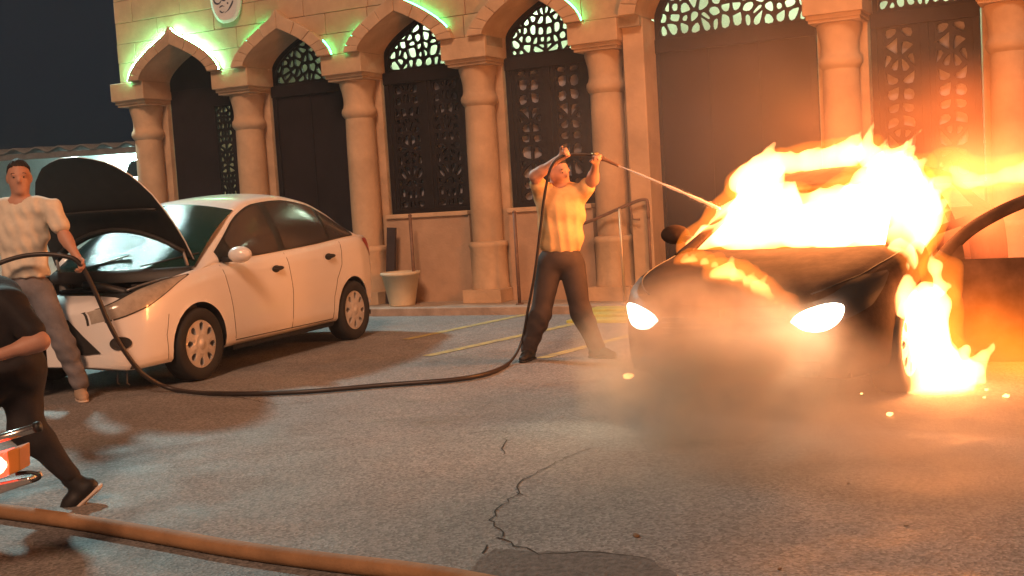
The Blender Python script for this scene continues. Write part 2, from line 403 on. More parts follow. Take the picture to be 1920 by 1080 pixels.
def flatstrip(name, a, b, wd, m, z=.004):
    d = (b-a).normalized(); nn = Vector((-d.y, d.x, 0))*wd/2; o = MB()
    o.add([(*(a-nn).xy, z), (*(b-nn).xy, z), (*(b+nn).xy, z), (*(a+nn).xy, z)], [(0, 1, 2, 3)]); return tag(o.build(name, m), kind='structure')
flatstrip('bay_line', gnd(760, 637), gnd(985, 590), .12, LINEP)
flatstrip('bay_line', gnd(800, 668), gnd(1112, 600), .12, LINEP)
flatstrip('bay_line', gnd(1015, 672), gnd(1210, 622), .12, LINEP)

# ================================================================== ARCADE BUILDING  (local: x along front, y into the building, z up)
FA = R(27)
bld = empty('stone_arcade_building', (0, 14.67, 0), -FA)
tag(bld, 'pale stone building with pointed arches on columns, iron grilles and green arch lights', 'building')
def fw(u, y, z=0): return Vector((u*math.cos(FA)+y*math.sin(FA), 14.67-u*math.sin(FA)+y*math.cos(FA), z))
COLS = [-6.14, -4.22, -2.33, -.48, 1.27, 4.07, 5.80]
ZB, ZT, SLAB = 3.18, 3.44, .09
ARCHES = [((a+b)/2, (b-a)/2-.32, .44) for a, b in zip(COLS, COLS[1:])]
ARCHES[4] = (2.80, .95, .95)
BAND = .21
def icurve(a, x):
    c_, W, H = a; t = 1-abs(x-c_)/W
    return ZT+H*max(t, 0)**.62
def ecurve(a, x):
    c_, W, H = a; W2 = W+BAND; t = 1-abs(x-c_)/W2
    if t < 0: return None
    return ZT+(H+.19)*t**.60+.07*max(0, 1-abs(x-c_)/.16)**2
def low_i(x):
    for a in ARCHES:
        if abs(x-a[0]) < a[1]: return icurve(a, x)
    return ZT-.12
def low_e(x):
    z = ZT+.002
    for a in ARCHES:
        e = ecurve(a, x)
        if e is not None: z = max(z, e-.02)
    return z
UL, UR, ZTOP = -6.27, 7.6, 6.2
# wall core with arched openings
xs = set(np.linspace(UL, UR, 60).tolist())
for a in ARCHES:
    for t in np.linspace(0, 1, 15): xs |= {a[0]-a[1]*(1-t*t), a[0]+a[1]*(1-t*t)}
    xs |= {a[0]-a[1]-.001, a[0]+a[1]+.001}
xs = sorted(x for x in xs if UL <= x <= UR)
m = MB(); Y0, Y1 = .03, .46
m.grid([[(x, Y0, low_i(x)) for x in xs], [(x, Y0, ZTOP) for x in xs]], False, True)
m.grid([[(x, Y1, low_i(x)) for x in xs], [(x, Y1, ZTOP) for x in xs]], False)
m.grid([[(x, Y0, low_i(x)) for x in xs], [(x, Y1, low_i(x)) for x in xs]], False)
m.add([(UL, Y0, ZT-.12), (UL, Y1, ZT-.12), (UL, Y1, ZTOP), (UL, Y0, ZTOP)], [(0, 3, 2, 1)])
m.add([(UL, Y0, ZTOP), (UR, Y0, ZTOP), (UR, Y1, ZTOP), (UL, Y1, ZTOP)], [(0, 1, 2, 3)])
wall = m.build('wall', MORTAR, bld)
# stone courses of the spandrels
zc = [ZT+.002, 3.72, 4.0, 4.30, 4.62, 4.95, 5.3]
smats = [STONE]*5+[STONE_B, STONE_C]
for r_ in range(len(zc)-1):
    x = UL-(.004 if r_ % 2 else 0)
    if r_ % 2: ln = .35
    else: ln = .8
    while x < UR-.05:
        x1 = min(UR, x+ln); ln = random.uniform(.62, 1.05)
        z0, z1 = zc[r_]+.003, zc[r_+1]-.003
        if z0 > 4.75-.085*(x+6.2)+.25: x = x1; continue
        sx = np.linspace(x+.003, x1-.003, 28); run = []; runs = []
        for q in sx:
            lo = max(z0, low_e(q))
            if lo < z1-.012: run.append((q, lo))
            else:
                if len(run) > 1: runs.append(run)
                run = []
        if len(run) > 1: runs.append(run)
        for run in runs:
            if run[-1][0]-run[0][0] < .05: continue
            # drop interior points along a straight bottom
            bot = [run[0]]+[run[i] for i in range(1, len(run)-1) if not (abs(run[i-1][1]-run[i][1]) < 1e-6 and abs(run[i+1][1]-run[i][1]) < 1e-6)]+[run[-1]]
            poly = bot+[(run[-1][0], z1), (run[0][0], z1)]
            pr = random.uniform(-.004, .004)
            MB().prism(poly, -.002+pr, Y0+.02).build('stone_block', random.choice(smats), wall, bevel=.006)
        x = x1
# voussoirs of every arch
for a in ARCHES:
    c_, W, H = a; lining = MB()
    nb = 12 if W > .8 else 10
    def pt(s, e):
        x = math.copysign(1-(1-abs(s))**1.0, s)
        x = math.copysign((1-(1-abs(s))**2), s) if abs(s) > 0 else 0
        if e: q = c_+(W+BAND)*x; return (q, ecurve(a, q) if abs(x) < 1 else ZT)
        q = c_+W*x; return (q, icurve(a, q) if abs(x) < 1 else ZT)
    ss = np.linspace(-1, 1, nb+1)
    ss = np.sign(ss)*(1-np.sqrt(1-np.abs(ss)*.999))/(1-math.sqrt(.001)) if False else ss
    for k in range(nb):
        s0, s1 = ss[k]+.0025, ss[k+1]-.0025
        q = np.linspace(s0, s1, 5)
        poly = [pt(t, True) for t in q]+[pt(t, False) for t in q[::-1]]
        pr = random.uniform(-.003, .003)
        MB().prism(poly, -.10+pr, .30).build('voussoir', random.choice([STONE, STONE, STONE_B, STONE_C]), wall, bevel=.007)
    q = np.linspace(-1, 1, 41)
    q = np.linspace(-1, 1, 61)
    lining.grid([[(c_+(pt(t, False)[0]-c_)*.992, yy, pt(t, False)[1]-.004) for t in q] for yy in (-.088, .2, .62)], True)
    lining.build('arch_lining', STONE, bld)
# columns: shaft with capital and base
def column(u, half=.32):
    sh = MB().lathe([(0.2029, .86), (0.2065, 1.4), (0.2029, 2.2), (0.1958, 2.62)], u, .35, 28).build('column', STONE, bld)
    cp = MB()
    cp.lathe([(0.1958, 2.60), (0.2180, 2.625), (0.2367, 2.655), (0.2403, 2.69), (0.2332, 2.725), (0.2136, 2.75), (0.2047, 2.80), (0.2065, 2.87), (0.2189, 2.95), (0.2359, 3.02), (0.2448, 3.06), (0.2448, 3.10), (.0, 3.10)], u, .35, 28)
    cp.box(u-.278, u+.278, .06, .64, 3.10, 3.135); cp.box(u-.295, u+.295, .03, .655, 3.135, ZB+.002)
    cp.build('capital', STONE, sh, bevel=.006)
    MB().box(u-half, u+half, -.02, .66, ZB, ZT).build('impost_block', random.choice([STONE, STONE_B]), sh, bevel=.01)
    bs = MB(); bs.box(u-.275, u+.275, .07, .63, SLAB, .26)
    bs.lathe([(0.2536, .26), (0.2536, .30), (0.2421, .33), (0.2403, .78), (0.2536, .80), (0.2581, .83), (0.2492, .86), (0.2092, .875)], u, .35, 28)
    bs.build('column_base', STONE_B, sh, bevel=.006)
    MB().box(u-.275, u+.275, .50, .86, SLAB, ZB-.004).build('pier', STONE_C, sh)
for u in COLS: column(u)
MB().box(1.60, 1.86, .12, .62, SLAB, ZTOP-2.78).build('gate_pier', STONE, bld, bevel=.01)
MB().box(6.14, 7.6, .08, .62, SLAB, ZT-.1).build('end_wall', STONE, bld, bevel=.01)

# grilles: plates pierced with rounded openings
def clip(poly, p, nrm):
    out = []
    for i in range(len(poly)):
        a, b = poly[i], poly[(i+1) % len(poly)]
        da = (a[0]-p[0])*nrm[0]+(a[1]-p[1])*nrm[1]; db = (b[0]-p[0])*nrm[0]+(b[1]-p[1])*nrm[1]
        if da <= 0: out.append(a)
        if (da < 0 < db) or (db < 0 < da): t = da/(da-db); out.append((a[0]+(b[0]-a[0])*t, a[1]+(b[1]-a[1])*t))
    return out
def grille(region, cx, cell, seed, y, thick=.035, bar=.014):
    rr = random.Random(seed); m = MB()
    x0, x1 = min(p[0] for p in region), max(p[0] for p in region); z0, z1 = min(p[1] for p in region), max(p[1] for p in region)
    pts = []
    nx = max(1, int((x1-x0)/2/cell+.5)); nz_ = max(2, int((z1-z0)/cell/1.15+.5))
    for i in range(nx):
        for j in range(nz_):
            dx = (i+.5+rr.uniform(-.46, .46))*(x1-x0)/2/nx; z = z0+(j+.5+rr.uniform(-.46, .46))*(z1-z0)/nz_
            pts += [(cx+dx, z), (cx-dx, z)]
    for i, p in enumerate(pts):
        poly = list(region)
        for j, q in enumerate(pts):
            if i == j: continue
            d = (q[0]-p[0], q[1]-p[1])
            if d[0]**2+d[1]**2 > (cell*4.5)**2: continue
            poly = clip(poly, ((p[0]+q[0])/2, (p[1]+q[1])/2), d)
            if len(poly) < 3: break
        if len(poly) < 3: continue
        P = []
        for k in range(len(poly)):
            a, b = poly[k], poly[(k+1) % len(poly)]; P += [a, ((a[0]+b[0])/2, (a[1]+b[1])/2)]
        n = len(P); gx = sum(q[0] for q in P)/n; gz = sum(q[1] for q in P)/n
        # rounded hole: pull every point towards the centre, corners more than edge middles
        rad = [math.hypot(q[0]-gx, q[1]-gz) for q in P]; rm = sum(rad)/n
        Q = []
        for q, r0 in zip(P, rad):
            r1 = max(.25*r0, min(r0, rm*1.15)-bar*1.15); f = r1/max(r0, 1e-6); Q.append((gx+(q[0]-gx)*f, gz+(q[1]-gz)*f))
        for _ in range(1):
            Q = [((Q[k-1][0]+2*Q[k][0]+Q[(k+1) % n][0])/4, (Q[k-1][1]+2*Q[k][1]+Q[(k+1) % n][1])/4) for k in range(n)]
        vs = [(q[0], y, q[1]) for q in P]+[(q[0], y, q[1]) for q in Q]+[(q[0], y+thick, q[1]) for q in Q]
        m.add(vs, [(k, (k+1) % n, n+(k+1) % n, n+k) for k in range(n)]+[(n+k, n+(k+1) % n, 2*n+(k+1) % n, 2*n+k) for k in range(n)])
    return m
GY = .56
def tympanum(a, seed, zbase, frame=.055, cell=.105):
    c_, W, H = a; W = W-.01
    def outl(ins, n=10, zb=zbase):
        o = []
        for t in np.linspace(-1, 1, 2*n+1):
            s = math.copysign(1-(1-abs(t))**2, t); x = c_+(W-ins)*s
            if abs(s) >= .999: z = ZT-.02
            else: z = ZT+(H)*(1-abs(s))**.62-ins*1.0
            o.append((x, max(z, zb+.01)))
        return [(c_-W+ins, zb)]+o+[(c_+W-ins, zb)]
    O, I = outl(0), outl(frame, zb=zbase+.03); n = len(O); m = MB()
    vs = [(p[0], GY-.02, p[1]) for p in O]+[(p[0], GY-.02, p[1]) for p in I]+[(p[0], GY+.05, p[1]) for p in O]+[(p[0], GY+.05, p[1]) for p in I]
    m.add(vs, [(k, n+k, n+(k+1) % n, (k+1) % n) for k in range(n)]+[(n+k, 3*n+k, 3*n+(k+1) % n, n+(k+1) % n) for k in range(n)]+[(2*n+k, 2*n+(k+1) % n, 3*n+(k+1) % n, 3*n+k) for k in range(n)])
    fr = m.build('tympanum', IRON, bld)
    grille(I[::-1], c_, cell, seed, GY, bar=.015).build('grille', IRON, fr)
    return fr
def gate(a, zb, zt, style, seed):
    c_, W, H = a; x0, x1 = c_-W-.02, c_+W+.02; fr = MB()
    fr.box(x0, x1, GY-.05, GY+.06, zt, zt+.16)                 # lintel
    fr.box(x0, x0+.07, GY-.03, GY+.05, zb, zt); fr.box(x1-.07, x1, GY-.03, GY+.05, zb, zt); fr.box(x0+.07, x1-.07, GY-.03, GY+.05, zb, zb+.06)
    if style == 'grille': fr.box(c_-.045, c_+.045, GY-.03, GY+.05, zb+.06, zt)
    o = fr.build('gate', IRON, bld, bevel=.005)
    if style == 'solid':
        MB().box(x0+.07, x1-.07, GY, GY+.02, zb+.06, zt).build('gate_sheet', SHEET, o)
        for k in range(1, int((x1-x0)/.55)):
            xx = x0+.07+k*(x1-x0-.14)/int((x1-x0)/.55); MB().box(xx-.012, xx+.012, GY-.014, GY, zb+.06, zt).build('gate_rib', IRON, o)
    elif style == 'grille':
        for xa, xb in ((x0+.07, c_-.045), (c_+.045, x1-.07)):
            bd = MB(); bd.box(xa, xa+.055, GY-.012, GY+.04, zb+.06, zt); bd.box(xb-.055, xb, GY-.012, GY+.04, zb+.06, zt); bd.build('leaf_frame', IRON, o)
            reg = [(xa+.055, zb+.06), (xb-.055, zb+.06), (xb-.055, zt), (xa+.055, zt)]
            grille(reg, (xa+xb)/2, .125, seed, GY, bar=.021).build('grille', IRON, o)
            MB().box(xa, xb, GY+.075, GY+.085, zb+.06, zt).build('added_backing', BACKS, o)  # sheet added behind the leaf to keep the bright interior from showing through
    return o
# bay one: dark sheet stands for the shade of the open bay; pierced strip at right
a = ARCHES[0]; gt = MB()
gt.box(a[0]-a[1]-.02, a[0]+.13, GY, GY+.03, SLAB, ZT-.1)
gt.box(a[0]+.13, a[0]+.19, GY-.02, GY+.05, SLAB, 3.12); gt.box(a[0]+.47, a[0]+a[1]+.02, GY, GY+.03, SLAB, 3.4); gt.box(a[0]+.13, a[0]+.47, GY-.02, GY+.05, 3.02, 3.4)
go = gt.build('gate', SHEET, bld)
grille([(a[0]+.19, .9), (a[0]+.47, .9), (a[0]+.47, 3.02), (a[0]+.19, 3.02)], a[0]+.33, .085, 5, GY, bar=.0135).build('grille', IRON, go)
q = [(a[0]+a[1]*math.copysign(1-(1-abs(t))**2, t)) for t in np.linspace(-1, 1, 21)]
tp = MB().prism([(x, max(icurve(a, x), ZT-.1)) for x in q]+[(a[0]+a[1], 3.30), (a[0]-a[1], 3.30)], GY-.01, GY+.04).build('tympanum', SHEET, bld)
tympanum(ARCHES[1], 21, 3.18); gate(ARCHES[1], SLAB, 3.03, 'solid', 1)
tympanum(ARCHES[2], 22, 3.18); gate(ARCHES[2], 1.28, 3.03, 'grille', 31)
tympanum(ARCHES[3], 23, 3.18); gate(ARCHES[3], 1.28, 3.03, 'grille', 33)
tympanum(ARCHES[4], 24, 3.18, cell=.12); gate(ARCHES[4], SLAB, 3.03, 'solid', 4)
tympanum(ARCHES[5], 25, 3.18); gate(ARCHES[5], 1.28, 3.03, 'grille', 36)
for k in (2, 3, 5):
    a = ARCHES[k]; o = MB().box(a[0]-a[1]-.03, a[0]+a[1]+.03, .40, .70, SLAB, 1.22).build('low_wall', PLASTER, bld)
    MB().box(a[0]-a[1]-.03, a[0]+a[1]+.03, .36, .74, 1.222, 1.28).build('coping', STONE_B, o, bevel=.01)
# green light strips lying on the outer edge of each arch
LIT = [{-1: (.05, .985), 1: (.02, .985)}, {-1: (.1, .5), 1: (.62, .985)}, {-1: (.45, .985), 1: (.05, .70)}, {1: (.40, .97)}]
for a, lit in zip(ARCHES, LIT):
    c_, W, H = a
    for sg, (ta, tb) in lit.items():
        P = []
        for t in np.linspace(ta, tb, 24):
            x = c_+sg*(W+BAND)*(1-(1-t)**2)
            x2 = x+sg*.004; e0, e1 = (ecurve(a, x-sg*.004) or ZT), (ecurve(a, x2) or ZT); tx, tz = 1.0, (e1-e0)/(.008*sg); ln_ = math.hypot(tx, tz)
            P.append((x-tz/ln_*.0065, -.084 if a is ARCHES[0] else -.06, (ecurve(a, x) or ZT)+.0065/ln_))
        MB().tube(P, .0055, 6).build('led_strip', MINTLED if a is ARCHES[0] else GREENLED, bld)
# interior behind the gates, lit by tubes
MB().box(-6.2, 7.4, 3.2, 3.3, SLAB, 4.6).build('inner_wall', PALEIN, bld)
MB().box(-6.2, 7.4, .9, 3.2, 4.6, 4.7).build('inner_ceiling', PALEIN, bld)
MB().box(-6.3, -6.2, .87, 3.3, SLAB, 4.7).build('inner_wall', STONE_C, bld)
for u in (-3.3, -1.4, .4, 2.8, 4.9):
    MB().tube([(u-.6, 2.75, 4.42), (u+.6, 2.75, 4.42)], .03, 8).build('fluorescent_tube', TUBE, bld)
# round-ended plaque with calligraphy
def pl(u0, z0, rx, rz, n=40):
    o = []
    for k in range(n):
        t = 2*math.pi*k/n; cc, sn = math.cos(t), math.sin(t)
        o.append((u0+rx*math.copysign(abs(cc)**.75, cc), z0+rz*math.copysign(abs(sn)**.9, sn)))
    return o
PU, PZ = -4.13, 4.50
pq = MB().prism(pl(PU, PZ, .26, .43), -.06, .0).build('plaque', PLAQ, bld, bevel=.02)
rim = MB(); O, I = pl(PU, PZ, .275, .445), pl(PU, PZ, .235, .405); n = len(O)
rim.add([(p[0], -.062, p[1]) for p in O]+[(p[0], -.075, p[1]) for p in I]+[(p[0], -.0615, p[1]) for p in I], [(k, (k+1) % n, n+(k+1) % n, n+k) for k in range(n)]+[(n+k, n+(k+1) % n, 2*n+(k+1) % n, 2*n+k) for k in range(n)])
rim.build('plaque_rim', PLAQ, pq)
def stroke(pts, w0, w1):
    P = spline([(x, z, 0) for x, z in pts], 6); m = MB(); l = []; r = []
    for i, p in enumerate(P):
        d = (P[min(i+1, len(P)-1)]-P[max(i-1, 0)]).normalized(); f = i/(len(P)-1); ww = (w0+(w1-w0)*f)*math.sin(math.pi*min(1, .18+f*.9)) ; ww = max(ww, .003)
        l.append((PU+p.x-d.y*ww, -.064, PZ+p.y+d.x*ww)); r.append((PU+p.x+d.y*ww, -.064, PZ+p.y-d.x*ww))
    m.grid([l, r], False); return m
sm_ = MB()
for pts, a_, b_ in [([(.13, -.15), (.09, -.21), (.03, -.27), (-.03, -.30)], .016, .008), ([(-.205, -.04), (-.20, -.13), (-.14, -.165), (-.08, -.13), (-.07, -.05)], .015, .010), ([(-.07, -.05), (-.055, -.12), (-.01, -.13), (.0, -.08)], .012, .009),
                    ([(.02, -.02), (.07, -.08), (.14, -.085), (.19, -.05)], .013, .009), ([(-.12, -.215), (-.07, -.20), (-.03, -.215)], .011, .007), ([(-.17, .05), (-.12, -.03), (-.05, -.02), (-.04, .06)], .015, .01),
                    ([(-.10, .26), (-.10, .14), (-.09, .08)], .014, .01), ([(.02, .28), (.02, .16), (.03, .09)], .014, .01), ([(.10, .24), (.11, .14), (.16, .10)], .014, .01),
                    ([(-.12, -.26), (-.08, -.29), (-.04, -.28)], .012, .008)]:
    s_ = stroke(pts, a_, b_); sm_.add(s_.v, s_.f)
for x, z in ((.03, -.175), (-.14, -.09), (.15, -.02), (.13, .05), (-.14, .13), (.07, .19)): sm_.prism([(PU+x+.014*math.cos(t), PZ+z+.014*math.sin(t)) for t in np.linspace(0, 2*math.pi, 9)[:-1]], -.066, -.0605)
sm_.build('calligraphy', INK, pq)
# portico slab and kerb (setting)
sb = MB().box(-6.7, 9, -.34, 3.2, -.02, SLAB); o = sb.build('portico_slab', TILE, None); o.location = bld.location; o.rotation_euler = bld.rotation_euler; tag(o, kind='structure')
kb = MB().box(-6.9, 1.75, -.50, -.342, -.02, SLAB+.01); o = kb.build('kerb', KERBM, None, bevel=.012); o.location = bld.location; o.rotation_euler = bld.rotation_euler; tag(o, kind='structure')
kb = MB()
for k in range(3): kb.box(1.35, 4.2, -.50-.30*(k+1), -.502-.30*k, -.02, SLAB+.0-.028*k)
o = kb.build('ramp_step', YELL, None, bevel=.012); o.location = bld.location; o.rotation_euler = bld.rotation_euler; tag(o, kind='structure')

# ================================================================== small things in front of the facade
pot = empty('planter', (*fw(-1.60, -.05).xy, SLAB)); tag(pot, 'cream tapered plant pot standing on the slab between two columns behind the white car', 'plant pot')
MB().lathe([(.0, 0), (.165, 0), (.17, .015), (.245, .40), (.262, .40), (.265, .44), (.248, .445), (.235, .42), (.0, .40)], 0, 0, 28).build('pot', POTM, pot)
MB().lathe([(0, .41), (.234, .405)], 0, 0, 20).build('soil', BOARD, pot)
b_ = MB().box(-.13, .0, -.02, .02, 0, 1.02).build('board', BOARD); b_.location = (*fw(-1.86, .16).xy, SLAB); b_.rotation_euler = (R(-3), R(4), -FA); tag(b_, 'narrow dark board leaning beside the column behind the plant pot', 'board')
def post(name, u, y, h, m, r, label):
    e = empty(name, (*fw(u, y).xy, SLAB)); tag(e, label, 'post')
    MB().tube([(0, 0, .0), (0, 0, h)], r, 10).build('tube', m, e); MB().lathe([(0, .0), (.05, 0), (.05, .012), (r, .014)], 0, 0, 14).build('base_plate', m, e)
    MB().ell((0, 0, h), (r*1.15, r*1.15, r), 10, 6).build('cap', m, e); return e
post('metal_post', -1.50, .12, 1.17, RAILM, .022, 'thin brown metal post rising behind the plant pot')
post('metal_post', .17, -.15, 1.14, RAILM, .022, 'thin brown metal post to the left of the man spraying water')
post('metal_post', 1.60, -.25, 1.10, RAILB, .017, 'bare bright metal post between the spraying man and the burning car')
hr = empty('handrail', fw(1.2, .0, SLAB), -FA); tag(hr, 'dark sloping handrail with a bent end on the wide pier right of the spraying man', 'handrail')
MB().tube(spline([(-.55, .02, .86), (-.1, .02, .98), (.25, .02, 1.10), (.52, .02, 1.19), (.62, .02, 1.20), (.645, .02, 1.16), (.65, .02, .98)], 5), .019, 10).build('rail', RAILM, hr)
MB().tube([(.42, .02, 1.16), (.45, .02, .98), (.54, .02, .97)], .013, 8).build('hook', RAILM, hr)
MB().tube([(-.38, .02, .0), (-.38, .02, .90)], .017, 8).build('upright', RAILM, hr); MB().tube([(.64, .02, .0), (.65, .02, 1.0)], .017, 8).build('upright', RAILM, hr)

# ================================================================== background shelter at the left
p0, p1 = at(-60, 289, 22), at(275, 259, 22)
sh = empty('open_shelter', (p0.x, p0.y, 0)); tag(sh, 'low lit shelter with a wavy roof edge beyond the raised bonnet at the far left', 'shelter')
Lx = p1.x-p0.x+.5; zt = p0.z
wv = [(x, 0, zt+.045*math.cos(x*2*math.pi/.42)) for x in np.linspace(-1.5, Lx, 90)]
mm = MB(); mm.grid([[(x, y, z+.05*y) for x, _, z in wv] for y in (0, 1.2, 3)]); mm.build('roof_sheet', ROOFT, sh, solid=.03)
MB().box(-1.5, Lx, .02, .10, zt-.16, zt-.05).build('fascia', ROOFT, sh)
MB().box(-1.5, Lx, 2.4, 2.5, 0, zt+.1).build('back_wall', SHELW, sh)
MB().box(Lx-.06, Lx, .1, 2.4, 0, zt-.05).build('side_wall', SHELW, sh)
MB().prism([(Lx-1.15, zt-.25), (Lx-.72, zt-.25), (Lx-.95, zt-.56), (Lx-1.3, zt-.56)], 1.0, 1.06).build('bracket', ROOFT, sh)
MB().tube([(Lx-1.9, 1.9, zt-.2), (Lx-.5, 1.9, zt-.2)], .03, 8).build('fluorescent_tube', TUBET, sh)
cb = MB().box(Lx-1.6, Lx-.35, .6, .66, zt-1.38, zt-1.30).box(Lx-.41, Lx-.35, .6, .66, 0, zt-1.38).build('crossbar', ROOFT, sh)

# street lamp out of the picture at the left: its cold light falls over the white car
LP = Vector((-9.2, 19.5, 9.6)); lamp = empty('street_lamp', (LP.x-1.2, LP.y, 0)); tag(lamp, 'tall street lamp with a cold white head standing behind the building corner', 'street lamp')
MB().tube(spline([(0, 0, 0), (0, 0, 5), (0, 0, 9), (.4, 0, 9.75), (1.0, 0, 9.85)], 6), .07, 10).build('pole', ROOFT, lamp)
MB().box(.9, 1.5, -.15, .15, 9.80, 9.92).build('lamp_head', ROOFT, lamp, bevel=.02)
l = bpy.data.lights.new('street_light', 'SPOT'); l.energy = 2000; l.color = (.66, .98, .93); l.spot_size = R(120); l.spot_blend = .6; l.shadow_soft_size = .45
lo_ = bpy.data.objects.new('street_light', l); COL.objects.link(lo_); lo_.location = (1.2, 0, 9.74); lo_.parent = lamp
lo_.rotation_euler = (Vector((-1.6, 8.5, 0))-LP).to_track_quat('-Z', 'Y').to_euler()

# ================================================================== CARS (local: x forward from the front axle, y to the car's left, z up)
WT = [(.885, .02), (.882, .22), (.87, .42), (.845, .56), (.80, .67), (.72, .76), (.58, .835), (.35, .885), (0, .908), (-1.3, .915), (-2.4, .912), (-2.85, .885), (-3.12, .82), (-3.32, .74), (-3.42, .63), (-3.475, .48), (-3.49, .25), (-3.492, .02)]
ZS = [(.885, .67), (.80, .73), (.6, .81), (.3, .885), (0, .935), (-.4, .98), (-1.2, 1.01), (-2.0, 1.045), (-2.7, 1.09), (-3.1, 1.10), (-3.32, 1.08), (-3.44, 1.0), (-3.49, .95)]
ZBOT = [(.885, .25), (.7, .20), (.45, .21), (-.5, .235), (-2.2, .24), (-2.85, .26), (-3.25, .32), (-3.49, .40)]
ZC = [(.885, .685), (.80, .77), (.6, .86), (.3, .935), (0, .985), (-.42, 1.02), (-2.9, 1.12), (-3.1, 1.125), (-3.36, 1.10), (-3.46, 1.02), (-3.492, .96)]
def Wd(x): return sinterp(x, WT)
def sect(x):
    w_, zs, zb, zc_ = Wd(x), sinterp(x, ZS), sinterp(x, ZBOT), sinterp(x, ZC)
    h_ = zs-zb
    return [(w_*.60, zb), (w_*.93, zb), (w_*.965, zb+.03), (w_*.985, zb+.14*h_), (w_*.994, zb+.28*h_), (w_*1.0, zb+.45*h_), (w_*.996, zb+.62*h_), (w_*.985, zb+.76*h_), (w_*.975, zb+.86*h_), (w_*.950, zb+.95*h_), (w_*.915, zs), (w_*.80, zs+(zc_-zs)*.45), (w_*.45, zs+(zc_-zs)*.88), (0, zc_)]
NSIDE = 10   # points up to the belt
def dense(sec, n=3):
    P = [(sec[i][0]+(sec[i+1][0]-sec[i][0])*k/n, sec[i][1]+(sec[i+1][1]-sec[i][1])*k/n) for i in range(len(sec)-1) for k in range(n)]
    return P+[sec[-1]]
def side_y(x, z):
    s_ = sect(x)[1:11]; return float(np.interp(z, [p[1] for p in s_], [p[0] for p in s_]))
def front_x(y):
    xs_ = [t[0] for t in WT[:9]][::-1]; ys_ = [t[1] for t in WT[:9]][::-1]
    return float(np.interp(-abs(y)*1.01, [-q for q in ys_], xs_)) if abs(y) > .02 else .884
RAIL = [(-.14, .955, .80), (-.36, 1.085, .755), (-.64, 1.24, .695), (-.95, 1.43, .635), (-1.3, 1.535, .597), (-1.75, 1.56, .585), (-2.2, 1.505, .60), (-2.55, 1.375, .635), (-2.82, 1.225, .675), (-3.0, 1.125, .72)]
ROOFC = [(-.14, .98), (-.36, 1.12), (-.64, 1.30), (-.95, 1.485), (-1.3, 1.595), (-1.75, 1.62), (-2.2, 1.565), (-2.55, 1.425), (-2.82, 1.26), (-3.0, 1.14)]
def rail(x): return sinterp(x, [(r[0], r[1]) for r in RAIL]), sinterp(x, [(r[0], r[2]) for r in RAIL])
def green_sect(x):
    zr, yr = rail(x); zs = sinterp(x, ZS)-.005; yb = Wd(x)*.905; zc_ = max(sinterp(x, ROOFC), zr+.01)
    P = []
    for t in np.linspace(0, 1, 9): P.append((yb+(yr-yb)*t+.03*math.sin(math.pi*t)*(1-t*.4), zs+(zr-zs)*t*.985))
    for t in np.linspace(.12, 1, 9): P.append((yr*(1-t), zr+(zc_-zr)*math.sin(min(1, t*1.0)*math.pi/2)**.75))
    return P
def green_y(x, z):
    P = green_sect(x)[:9]; return float(np.interp(z, [p[1] for p in P], [p[0] for p in P]))
ARCH_R = .355
